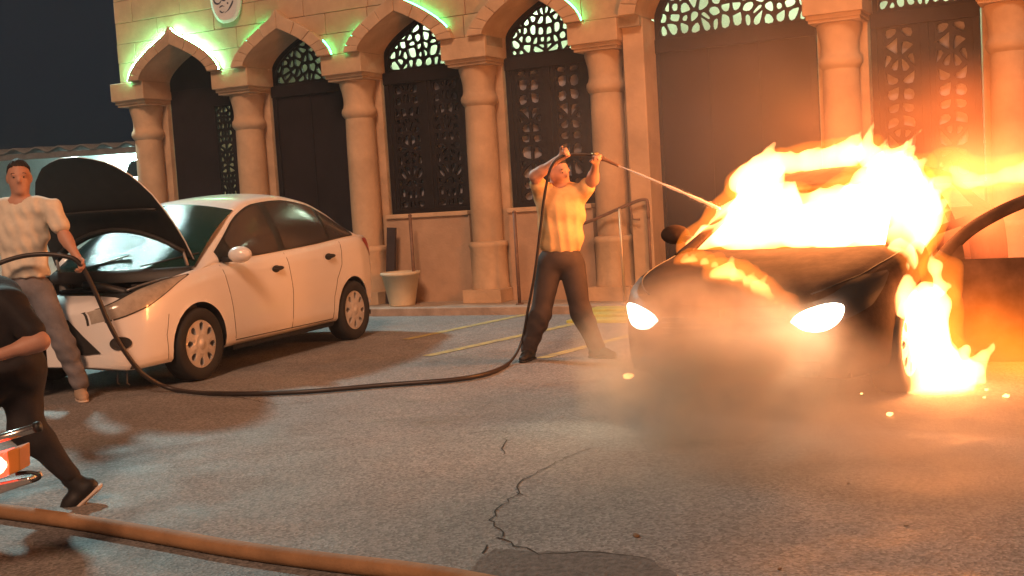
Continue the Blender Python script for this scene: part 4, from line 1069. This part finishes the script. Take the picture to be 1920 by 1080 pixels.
puff('painted_glow', bw(-1.8, .6, 1.75), (1.5, 1.3, .62), GLOW3, 'painted faint orange glow of lit smoke above the roof of the dark car', 'flames')
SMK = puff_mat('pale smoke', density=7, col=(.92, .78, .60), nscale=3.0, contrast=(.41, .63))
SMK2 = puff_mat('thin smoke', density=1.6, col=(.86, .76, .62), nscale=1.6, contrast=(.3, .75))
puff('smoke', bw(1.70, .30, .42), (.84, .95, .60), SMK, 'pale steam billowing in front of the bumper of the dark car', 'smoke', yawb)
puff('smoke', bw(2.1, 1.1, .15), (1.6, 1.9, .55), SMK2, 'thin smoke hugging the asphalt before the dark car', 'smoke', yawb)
SMK3 = puff_mat('drifting smoke', density=.085, col=(.82, .70, .64), nscale=.7, contrast=(.25, .75))
puff('smoke', Vector((2.9, 11.3, 1.9)), (4.2, 2.8, 2.3), SMK3, 'thin warm smoke hanging between the burning car and the stone building', 'smoke')
HAZE = bpy.data.materials.new('haze air'); HAZE.use_nodes = True; n = HAZE.node_tree; n.nodes.clear()
v = n.nodes.new('ShaderNodeVolumePrincipled'); v.inputs['Density'].default_value = .0012; v.inputs['Color'].default_value = (.9, .88, .86, 1); v.inputs['Anisotropy'].default_value = .1
o = n.nodes.new('ShaderNodeOutputMaterial'); n.links.new(v.outputs[0], o.inputs['Volume'])
hz_ = MB().box(-30, 30, -8, 40, -1, 11); tag(hz_.build('haze', HAZE), kind='stuff')
for k, (x, y) in enumerate([(1178, 705), (1850, 730), (1886, 742), (1845, 745), (1668, 776), (1615, 738)]):
    p = gnd(x, y, .02); rr = (.026, .009, .014, .006, .014, .006)[k]
    mm = MB(); mm.ell((0, 0, 0), (rr*1.5, rr, rr*.8), 8, 6); mm.v = [tuple(c_*(1+.5*mnoise.noise(Vector(q)*60+Vector((k, 0, 0)))) for c_ in q) for q in mm.v]
    o = mm.build('ember', EMBER); o.location = p
    tag(o, ['glowing scrap at the left front corner of the dark car', 'small ember on the ground under the open door', 'brightest ember on the ground right of the wheel fire', 'tiny ember beside the brighter one right of the wheel fire', 'burning scrap on the ground just before the wheel fire', 'tiny spark left of the wheel fire near the tyre'][k], 'ember')

# ================================================================== PEOPLE
def V3(*a): return np.array(a, float)
def head(F, c_, face, sc=1.0):
    """c_: head centre, face: unit direction the face looks (numpy)"""
    rz = math.atan2(face[1], face[0]); f = np.array(face); side = np.array([-f[1], f[0], 0]); up = np.array([0, 0, 1.])
    F.ell(c_+up*.02*sc, V3(.098, .076, .112)*sc, .02, rz)
    F.ell(c_+f*.025*sc-up*.055*sc, V3(.070, .058, .070)*sc, .04, rz)
    F.cone(c_+f*.092*sc+up*.015*sc, c_+f*.112*sc-up*.022*sc, .009*sc, .0125*sc, .02)
    F.cone(c_+f*.088*sc+up*.028*sc+side*.04*sc, c_+f*.088*sc+up*.028*sc-side*.04*sc, .012*sc, .012*sc, .02)
    F.ell(c_+f*.068*sc-up*.100*sc, V3(.022, .025, .018)*sc, .03, rz)
    for s_ in (1, -1): F.ell(c_+side*s_*.080*sc-f*.005*sc, V3(.026, .010, .033)*sc, .01, rz)
def face_bits(root, c_, face, sc=1.0):
    f = Vector(face); side = Vector((-f.y, f.x, 0)); up = Vector((0, 0, 1)); c_ = Vector(c_)
    for s_ in (1, -1):
        p = c_+f*.089*sc+up*.008*sc+side*s_*.031*sc
        MB().ell(p, (.0085*sc,)*3, 10, 8).build('eye', EYE, root)
        q = c_+f*.096*sc+up*.034*sc+side*s_*.034*sc; MB().tube([q+side*.018*sc-up*.003, q+up*.003+f*.003, q-side*.018*sc-up*.003], .003*sc, 6).build('eyebrow', HAIR, root)
    q = c_+f*.090*sc-up*.062*sc; MB().tube([q+side*.027*sc-f*.010*sc, q+f*.001, q-side*.027*sc-f*.010*sc], .0045*sc, 6).build('mouth', LIP, root)
def hair(root, c_, face, sc, lo, hi, h=.009):
    F = Field(lo, hi, h); rz = math.atan2(face[1], face[0]); f = np.array(face); up = np.array([0, 0, 1.])
    F.ell(c_+up*.032*sc-f*.008*sc, V3(.104, .084, .114)*sc, .0, rz)
    X, Y, Z = F.full()
    d = ((X-c_[0])*f[0]+(Y-c_[1])*f[1])
    cutz = c_[2]+.062*sc+np.clip(d*.3, -.12, .05)*1.0-np.clip(-d, 0, .1)*.9
    F.a = np.maximum(F.a, (cutz-Z)*.8+0*F.a)+(.004*np.sin(X*190)*np.sin(Y*170)).astype(np.float32)
    return F.build('hair', HAIR, root, 1)
def hand(F, wrist, fdir, pdir, curl=.6, sc=1.0):
    """fdir: direction of the fingers, pdir: palm normal (towards what is held)"""
    f = np.array(fdir)/np.linalg.norm(fdir); p = np.array(pdir)-f*np.dot(f, pdir); p /= np.linalg.norm(p); s_ = np.cross(f, p)
    w_ = np.array(wrist); kn = w_+f*.085*sc
    for t in (-.027, -.009, .009, .027): F.cone(w_+f*.02*sc+s_*t*.7*sc, kn+s_*t*sc, .015*sc, .013*sc, .014)
    for t, ln in ((-.029, .062), (-.010, .078), (.010, .074), (.028, .055)):
        a = kn+s_*t*sc; d1 = f*math.cos(curl)+p*math.sin(curl); b = a+d1*ln*.45*sc; d2 = f*math.cos(curl*2.2)+p*math.sin(curl*2.2); c2 = b+d2*ln*.33*sc
        d3 = f*math.cos(curl*3)+p*math.sin(curl*3); F.cone(a, b, .0115*sc, .0105*sc, .004); F.cone(b, c2, .0105*sc, .0095*sc, .004); F.cone(c2, c2+d3*ln*.25*sc, .0095*sc, .0085*sc, .004)
    a = w_+f*.03*sc-s_*.03*sc; b = a-s_*.028*sc+f*.03*sc+p*.012*sc; F.cone(a, b, .015*sc, .012*sc, .01); F.cone(b, b+f*.026*sc+p*.022*sc, .012*sc, .010*sc, .005)
def limb(F, a, b, c_, r0, r1, r2, k=.03):
    F.cone(a, b, r0, r1, k); F.cone(b, c_, r1*1.03, r2, k)
    m_ = np.array(b)*.72+np.array(c_)*.28; F.cone(np.array(b)*.9+np.array(c_)*.1, m_, r1*1.02, (r1*.72+r2*.28)*1.12, k)
def shoe(root, ankle, toe, upm, solem, L=.27, sc=1.0, lift=0.0):
    """ankle and toe direction; built in its own frame then turned"""
    a = Vector(ankle); d = (Vector(toe)-a); d = Vector((d.x, d.y, 0)).normalized()
    lo, hi = (-.10, -.07, -.115), (.25, .07, .08); F = Field(lo, hi, .008)
    F.cone((0, 0, .03), (-.01, 0, -.05), .046, .046, .03); F.cone((-.04, 0, -.065), (.08, 0, -.06), .040, .040, .03); F.cone((.06, 0, -.065), (.155, 0, -.078), .042, .030, .03, (1, 1.15, 1))
    X, Y, Z = F.full(); F.a = np.maximum(F.a, (-.092-Z)+0*F.a)
    M_ = Matrix.Translation(a) @ Matrix.Rotation(math.atan2(d.y, d.x), 4, 'Z') @ Matrix.Rotation(lift, 4, 'Y')
    o = F.build('shoe', upm, root, 1, M_)
    F = Field((-.12, -.08, -.13), (.26, .08, -.05), .008); F.cone((-.045, 0, -.098), (.06, 0, -.098), .046, .040, .03, (1, 1, .35)); F.cone((.06, 0, -.098), (.155, 0, -.098), .042, .038, .03, (1, 1.1, .35))
    F.build('sole', solem, o, 1, M_)

# ---- man with the hose beside the white car
def man_left():
    Y = 9.35; root = empty('person', (-3.78, Y, 0)); tag(root, 'man in a cream t-shirt and grey jeans holding a black hose beside the white car', 'person')
    def P(px, py, dy=0): return np.array(at(px, py, Y+dy))
    inv = Matrix.Translation((3.78, -Y, 0)); h = .0105
    hc = P(36, 335); face = V3(.36, -.93, 0); face /= np.linalg.norm(face)
    neck = P(38, 378); sh = P(96, 388, -.02); sl = P(-24, 398, .06); waist = P(48, 505); hip = P(52, 545)
    er = P(122, 445, -.05); wr = P(146, 484, -.14); el = P(-42, 470, .08); wlft = P(-38, 525, -.1)
    kr = P(118, 640, -.06); ar = P(150, 722, -.02); kl = P(28, 640, -.05); al = P(22, 724, .1)
    hr_, hl_ = P(76, 548), P(22, 548, .04)
    lo = V3(-4.6, Y-.6, -.02); hi = V3(-3.1, Y+.5, 2.1)
    F = Field(lo, hi, h); head(F, hc, face, 1.10)
    F.cone(hc-V3(0, -.01, .07), neck, .058, .064, .03); F.cone(sl*.75+sh*.25, sh*.75+sl*.25, .085, .085, .05)
    F.ell((sh+sl)/2*.62+waist*.38, (.19, .125, .25), .06); F.ell(waist, (.165, .115, .16), .06)
    limb(F, sh, er, wr, .056, .044, .030); limb(F, sl, el, wlft, .056, .044, .030)
    hand(F, wr, wr-er+V3(.0, 0, -.05), V3(-.6, -.7, .1), .75, 1.08); hand(F, wlft, wlft-el, V3(.6, -.3, 0), .4, 1.08)
    limb(F, hr_, kr, ar, .088, .058, .040); limb(F, hl_, kl, al, .088, .058, .040)
    F.build('body', SKIN, root, 1, inv)
    o = root
    e2 = empty('tmp'); COL.objects.unlink(e2); bpy.data.objects.remove(e2)
    face_bits_parent = root
    # shirt
    F = Field(lo, hi, h); F.cone(sl*.8+sh*.2, sh*.8+sl*.2, .098, .098, .05); F.ell((sh+sl)/2*.62+waist*.38, (.215, .142, .27), .06); F.ell(waist-V3(0, 0, .02), (.19, .135, .17), .06)
    F.cone(sh, sh*.42+er*.58, .074, .078, .03); F.cone(sl, sl*.42+el*.58, .074, .078, .03)
    X, Yg, Z = F.full(); F.a = np.maximum(F.a, (P(52, 520)[2]-Z)+0*F.a); F.a = F.a+(.006*np.sin(Z*42+X*30)*np.sin(X*26+Yg*18)+.004*np.sin(X*75+Z*20)).astype(np.float32)
    dn = np.sqrt((X-neck[0])**2+(Yg-neck[1]+.02)**2+((Z-neck[2]-.01)*1.2)**2)-.074; F.a = np.maximum(F.a, -dn.astype(np.float32))
    F.build('t_shirt', SHIRTW, root, 1, inv)
    F = Field(lo, hi, h); F.ell(hip+V3(0, 0, .03), (.172, .13, .125), .05); limb(F, hr_, kr, ar+V3(0, 0, .02), .108, .078, .070); limb(F, hl_, kl, al+V3(0, 0, .02), .108, .078, .070)
    X, Yg, Z = F.full(); F.a = F.a+(.006*np.sin(Z*60+X*25)*np.sin(X*22+Yg*30)*(Z < .6)).astype(np.float32); F.a = np.maximum(F.a, (.06-Z)+0*F.a)
    F.build('jeans', JEAN, root, 1, inv)
    hair(root, hc-np.array([-0, 0, 0]), face, 1.10, hc-.2, hc+.22).location = inv.translation
    n0 = len(root.children)
    fb = MB()
    face_bits(root, Vector(hc)+inv.translation, face, 1.10)
    for an, to in ((ar, ar+V3(.06, -.12, 0)), (al, al+V3(-.05, -.15, 0))):
        an = an.copy(); an[2] = .108; shoe(root, Vector(an)+inv.translation, Vector(to)+inv.translation, SHOEB, SOLE)
    return wr
WR_L = man_left()
# ---- man spraying
def man_mid():
    Y = 10.0; cx = .42; root = empty('person', (cx, Y, 0)); tag(root, 'man with legs apart aiming a water hose above his head at the fire', 'person')
    def P(px, py, dy=0): return np.array(at(px, py, Y+dy))
    inv = Matrix.Translation((-cx, -Y, 0)); h = .010
    hc = P(1047, 326, .02); face = V3(.62, -.78, 0); face /= np.linalg.norm(face)
    neck = P(1049, 352); sr = P(1088, 364, -.03); sl = P(1017, 368, .03); waist = P(1052, 440); hip = P(1051, 492)
    er = P(1111, 338, -.16); wr = P(1117, 308, -.32); el = P(1003, 330, -.14); wlf = P(1050, 296, -.30)
    kr = P(1088, 582, -.07); ar = P(1119, 654, -.04); kl = P(1015, 585, -.02); al = P(992, 656, .08)
    hr_, hl_ = P(1073, 500), P(1030, 500)
    lo = V3(-.35, Y-.75, -.02); hi = V3(1.15, Y+.5, 1.98)
    F = Field(lo, hi, h); head(F, hc, face, 1.0)
    F.cone(hc-V3(0, 0, .06), neck, .055, .06, .03); F.cone(sl*.8+sr*.2, sr*.8+sl*.2, .08, .08, .05)
    F.ell((sr+sl)/2*.6+waist*.4, (.18, .125, .22), .06); F.ell(waist, (.17, .13, .16), .06)
    limb(F, sr, er, wr, .056, .045, .029); limb(F, sl, el, wlf, .056, .045, .029)
    hand(F, wr, wr-er+V3(-.01, 0, .06), V3(.3, -.9, 0), .9, 1.0); hand(F, wlf, wlf-el, V3(.2, -.8, .3), .9, 1.0)
    limb(F, hr_, kr, ar, .09, .06, .042); limb(F, hl_, kl, al, .09, .06, .042)
    F.build('body', SKIN, root, 1, inv)
    F = Field(lo, hi, h); F.cone(sl*.82+sr*.18, sr*.82+sl*.18, .090, .090, .05); F.ell((sr+sl)/2*.6+waist*.4, (.205, .145, .25), .06); F.ell(waist-V3(0, 0, .03), (.195, .15, .19), .06)
    F.cone(sr, sr*.45+er*.55, .072, .070, .03); F.cone(sl, sl*.45+el*.55, .072, .070, .03)
    X, Yg, Z = F.full(); F.a = np.maximum(F.a, (P(1052, 474)[2]-Z)+0*F.a)
    ph = (X-cx)*75+.8*np.sin(Z*9+X*6); F.a = F.a+(.010*np.abs(np.sin(ph*.5))*np.clip((1.42-Z)*4, 0, 1)+.004*np.sin(Z*34+X*12)).astype(np.float32)-.004
    dn = np.sqrt((X-neck[0])**2+(Yg-neck[1]+.03)**2+((Z-neck[2]-.01)*1.1)**2)-.074; F.a = np.maximum(F.a, -dn.astype(np.float32))
    F.build('shirt', SHIRTO, root, 1, inv)
    F = Field(lo, hi, h); F.ell(hip+V3(0, 0, .03), (.185, .145, .13), .05); limb(F, hr_, kr, ar+V3(0, 0, .02), .115, .085, .072); limb(F, hl_, kl, al+V3(0, 0, .02), .115, .085, .072)
    X, Yg, Z = F.full(); F.a = F.a+(.004*np.sin(Z*50+X*25)*np.sin(X*22+Yg*30)*np.clip((.6-Z)*4, 0, 1)).astype(np.float32); F.a = np.maximum(F.a, (.055-Z)+0*F.a)
    F.build('trousers', DPANT, root, 1, inv)
    hair(root, hc, face, 1.0, hc-.2, hc+.22).location = inv.translation
    face_bits(root, Vector(hc)+inv.translation, face, 1.0)
    for an, to in ((ar, ar+V3(.12, -.08, 0)), (al, al+V3(-.06, -.14, 0))):
        an = an.copy(); an[2] = .108; shoe(root, Vector(an)+inv.translation, Vector(to)+inv.translation, SHOED, SHOED)
    return wr, wlf
WR_M, WL_M = man_mid()
# ---- crouching figure in black at the left edge, walking left
def man_dark():
    Y = 5.8; cx = -2.5; root = empty('person', (cx, Y, 0)); tag(root, 'person in black clothes striding out of the picture at the left edge, forearm bare', 'person')
    def P(px, py, dy=0): return np.array(at(px, py, Y+dy))
    inv = Matrix.Translation((-cx, -Y, 0)); h = .011
    hip = P(20, 690); hb = P(40, 700, .05); hf = P(-10, 705, -.08); kb = P(48, 800, .0); ab = P(140, 905, .02)
    kf = P(-90, 820, -.15); af = P(-110, 968, -.2)
    chest = P(0, 610, -.02); sh = P(14, 572, -.12); shb = P(-25, 560, .2); neck = P(-80, 545, 0); hc = P(-125, 510, -.02)
    el = P(76, 640, -.20); wr = P(-20, 672, -.32); eb = P(-60, 640, .25); wb = P(-140, 640, .1); face = V3(-.95, -.3, 0); face /= np.linalg.norm(face)
    lo = V3(-3.35, Y-.75, -.02); hi = V3(-1.95, Y+.6, 1.65)
    F = Field(lo, hi, h); head(F, hc, face, 1.0); F.cone(hc-V3(-.02, 0, .05), neck, .055, .06, .03); F.cone(neck, (sh+shb)/2, .07, .09, .05); F.cone(sh, shb, .07, .07, .05)
    F.cone(chest, hip, .14, .14, .06); limb(F, sh, el, wr, .050, .039, .027); limb(F, shb, eb, wb, .055, .044, .03)
    hand(F, wr, wr-el, V3(0, .6, -.5), .6, 1.0); hand(F, wb, wb-eb, V3(0, -.6, -.5), .6, 1.0)
    limb(F, hb, kb, ab, .09, .06, .042); limb(F, hf, kf, af, .09, .06, .042)
    F.build('body', SKIN, root, 1, inv)
    F = Field(lo, hi, h); F.cone(sh, shb, .088, .088, .06); F.cone(chest, hip+V3(0, 0, .02), .165, .155, .06); F.cone((sh+shb)/2, chest, .13, .165, .06); F.cone(sh, sh*.25+el*.75, .072, .070, .04); F.cone(shb, shb*.4+eb*.6, .075, .08, .04)
    X, Yg, Z = F.full(); F.a = F.a+(.007*np.sin(Z*35+X*30)*np.sin(X*20+Yg*15)).astype(np.float32); F.a = np.maximum(F.a, (P(20, 688)[2]-Z)+0*F.a)
    F.build('t_shirt', BLACKC, root, 1, inv)
    F = Field(lo, hi, h); F.ell(hip, (.17, .17, .15), .05); limb(F, hb, kb, ab+V3(-.02, 0, .04), .115, .080, .052); limb(F, hf, kf, af+V3(0, 0, .05), .115, .08, .055)
    X, Yg, Z = F.full(); F.a = F.a+(.005*np.sin(Z*40+X*35)*np.sin(X*20)).astype(np.float32); F.build('trousers', BLACKC, root, 1, inv)
    hair(root, hc, face, 1.0, hc-.2, hc+.22).location = inv.translation
    face_bits(root, Vector(hc)+inv.translation, face, 1.0)
    shoe(root, Vector(ab)+inv.translation, Vector(ab+V3(-.12, -.03, 0))+inv.translation, SHOED, SOLE, lift=R(38))
    a2 = af.copy(); a2[2] = .108; shoe(root, Vector(a2)+inv.translation, Vector(a2+V3(-.12, -.03, 0))+inv.translation, SHOED, SOLE)
man_dark()

# ================================================================== HOSES AND WATER
hand_l = Vector(WR_L)+Vector((.03, -.07, -.07))
G = lambda x, y: gnd(x, y, .022)
pts = [at(-120, 560, 9.0), at(-40, 512, 9.05), at(20, 486, 9.1), at(70, 477, 9.12), at(120, 480, 9.14), at(150, 495, 9.16), at(180, 550, 9.18), at(207, 612, 9.22), at(240, 668, 9.28), at(275, 706, 9.36)]
pts += [G(330, 731), G(420, 738), G(560, 735), G(720, 722), G(850, 712), G(915, 700), G(955, 680), at(978, 640, 10.05), at(990, 580, 9.95), at(1003, 510, 9.86), at(1013, 430, 9.80), at(1022, 360, 9.72), at(1034, 312, 9.66), at(1056, 292, 9.66), at(1088, 289, 9.65), at(1116, 291, 9.64)]
sp_ = spline(pts, 8); hz1 = MB().tube(sp_, [.019 if i < 128 else .012 for i in range(len(sp_))], 10).build('water_hose', HOSEB); tag(hz1, 'thin black hose curving over the asphalt from the white car to the spraying man', 'hose')
nzp = empty('hose_nozzle', at(1116, 291, 9.64)); tag(nzp, 'short brass spray nozzle held above the head of the spraying man', 'nozzle')
d0 = at(1160, 311, 9.55)-at(1116, 291, 9.64)
MB().tube([(0, 0, 0), d0*.35, d0*.4, d0*.9, d0], [.022, .022, .016, .012, .014], 12).build('barrel', RAILM, nzp)
MB().lathe([(.0, .02), (.03, .02), (.03, -.01), (.0, -.01)], 0, 0, 10).build('valve', BRASS, nzp)
WATER = bpy.data.materials.new('water jet'); WATER.use_nodes = True; b = WATER.node_tree.nodes['Principled BSDF']
b.inputs['Base Color'].default_value = (.9, .86, .84, 1); b.inputs['Roughness'].default_value = .5; b.inputs['Alpha'].default_value = .65; b.inputs['IOR'].default_value = 1.33
a_, b_ = at(1160, 311, 9.55), wl(1350, 392, .55)
P = [a_.lerp(b_, t)+Vector((0, 0, .02*t*(1-t))) for t in np.linspace(0, 1, 30)]
jm = MB(); rr = random.Random(4); jm.tube(P, [(.006+.007*t)*(1+.3*rr.uniform(-1, 1)) for t in np.linspace(0, 1, 30)], 8)
for k in range(260):
    t = rr.random()**.7; q = a_.lerp(b_, t)+Vector((0, 0, .02*t*(1-t)))+Vector((rr.gauss(0, 1), rr.gauss(0, 1), rr.gauss(0, 1)))*(.004+.012*t); jm.ell(q, (rr.uniform(.001, .003),)*3, 5, 3)
tag(jm.build('water_jet', WATER), 'thin jet of water arcing from the nozzle into the windscreen fire', 'water')
# heavy hose across the foreground
hp = [(-260, 925), (-120, 941), (0, 958), (140, 978), (300, 1005), (450, 1031), (620, 1054), (760, 1070), (900, 1093), (1060, 1130), (1200, 1170)]
bigp = [gnd(x, y, .036) for x, y in hp]
bh = MB().tube(spline(bigp, 8), .036, 18).build('fire_hose', HOSEO); tag(bh, 'thick orange fire hose lying across the foreground asphalt', 'hose')

# ================================================================== REAR OF A MOTORBIKE AT THE LEFT EDGE
Y = 4.5; o0 = at(20, 870, Y); mb = empty('motorbike', (o0.x-.5, Y, 0)); tag(mb, 'rear end of a parked motorbike at the left edge with its red tail lamp lit', 'motorbike')
def L_(px, py, dy=0): q = at(px, py, Y+dy); return (q.x-mb.location.x, q.y-mb.location.y, q.z)
MB().tube([L_(-160, 868), L_(0, 822), L_(70, 801)], .017, 12).build('rack_tube', CHROME, mb)
MB().tube([L_(66, 802), L_(76, 799)], .021, 12).build('rack_cap', DPLAS, mb)
x0, _, z0 = L_(-60, 902); x1, _, z1 = L_(48, 836); ca = MB()
ca.prism([(L_(-70, 868)[0], L_(-70, 868)[2]), (L_(22, 842)[0], L_(22, 842)[2]), (L_(26, 886)[0], L_(26, 886)[2]), (L_(-70, 915)[0], L_(-70, 915)[2])], -.06, .05, 'xz')
tlm = ca.build('tail_lamp', TAILR, mb, bevel=.008)
MB().prism([(L_(23, 841)[0], L_(23, 841)[2]), (L_(47, 833)[0], L_(47, 833)[2]), (L_(48, 877)[0], L_(48, 877)[2]), (L_(27, 886)[0], L_(27, 886)[2])], -.055, .05, 'xz').build('side_reflector', AMBER, mb, bevel=.006)
MB().ell(L_(-6, 872, -.055), (.040, .016, .040), 12, 8).build('bulb_glow', TAILH, tlm)
MB().tube(spline([L_(-160, 965), L_(-20, 925), L_(50, 905), L_(70, 898), L_(74, 892), L_(60, 886), L_(30, 888)], 5), .008, 8).build('rear_guard', DPLAS, mb)
gd = MB(); gd.prism([(L_(-140, 935)[0], L_(-140, 935)[2]), (L_(58, 893)[0], L_(58, 893)[2]), (L_(64, 903)[0], L_(64, 903)[2]), (L_(-140, 975)[0], L_(-140, 975)[2])], -.02, .10, 'xz'); gd.build('number_plate_holder', CHROME, mb, bevel=.006)
MB().lathe([(.20, -.05), (.27, -.055), (.30, -.03), (.305, 0), (.30, .03), (.27, .055), (.20, .05)], -.75+.0, .305, 32, 'y').build('rear_wheel', TYRE, mb)
bd_ = MB(); bd_.ell((-.75, 0, .72), (.42, .11, .10), 16, 8); bd_.build('seat', BLACKC, mb)
MB().tube([(-.75, .07, .3), (-.55, .08, .66)], .02, 8).build('shock', CHROME, mb); MB().tube([(-.75, -.07, .3), (-.55, -.08, .66)], .02, 8).build('shock', CHROME, mb)

# ================================================================== GRIT ON THE ASPHALT
spots = [(1192, 1003, .022, 'dark flat scrap lying on the asphalt low in the middle'), (1590, 906, .010, 'pale chip on the asphalt below the burning car bumper'), (1463, 1066, .009, 'yellowish chip at the bottom edge of the asphalt'), (655, 790, .007, 'small dark crumb on the asphalt in front of the white car'), (1700, 985, .008, 'reddish chip on the asphalt at the lower right')]
for k, (x, y, r0, lab) in enumerate(spots):
    p = gnd(x, y, .004)
    mm = MB(); mm.ell((0, 0, 0), (r0*1.5, r0*.7, r0*.35), 8, 5); mm.v = [tuple(c_*(1+.7*mnoise.noise(Vector(q)*55+Vector((k*3, 0, 0)))) for c_ in q) for q in mm.v]
    o = mm.build('debris_chip', LEAF if k in (0, 2) else DEBR); o.location = p; o.rotation_euler = (0, 0, random.uniform(0, 3)); tag(o, lab, 'debris')
bpy.context.view_layer.update()
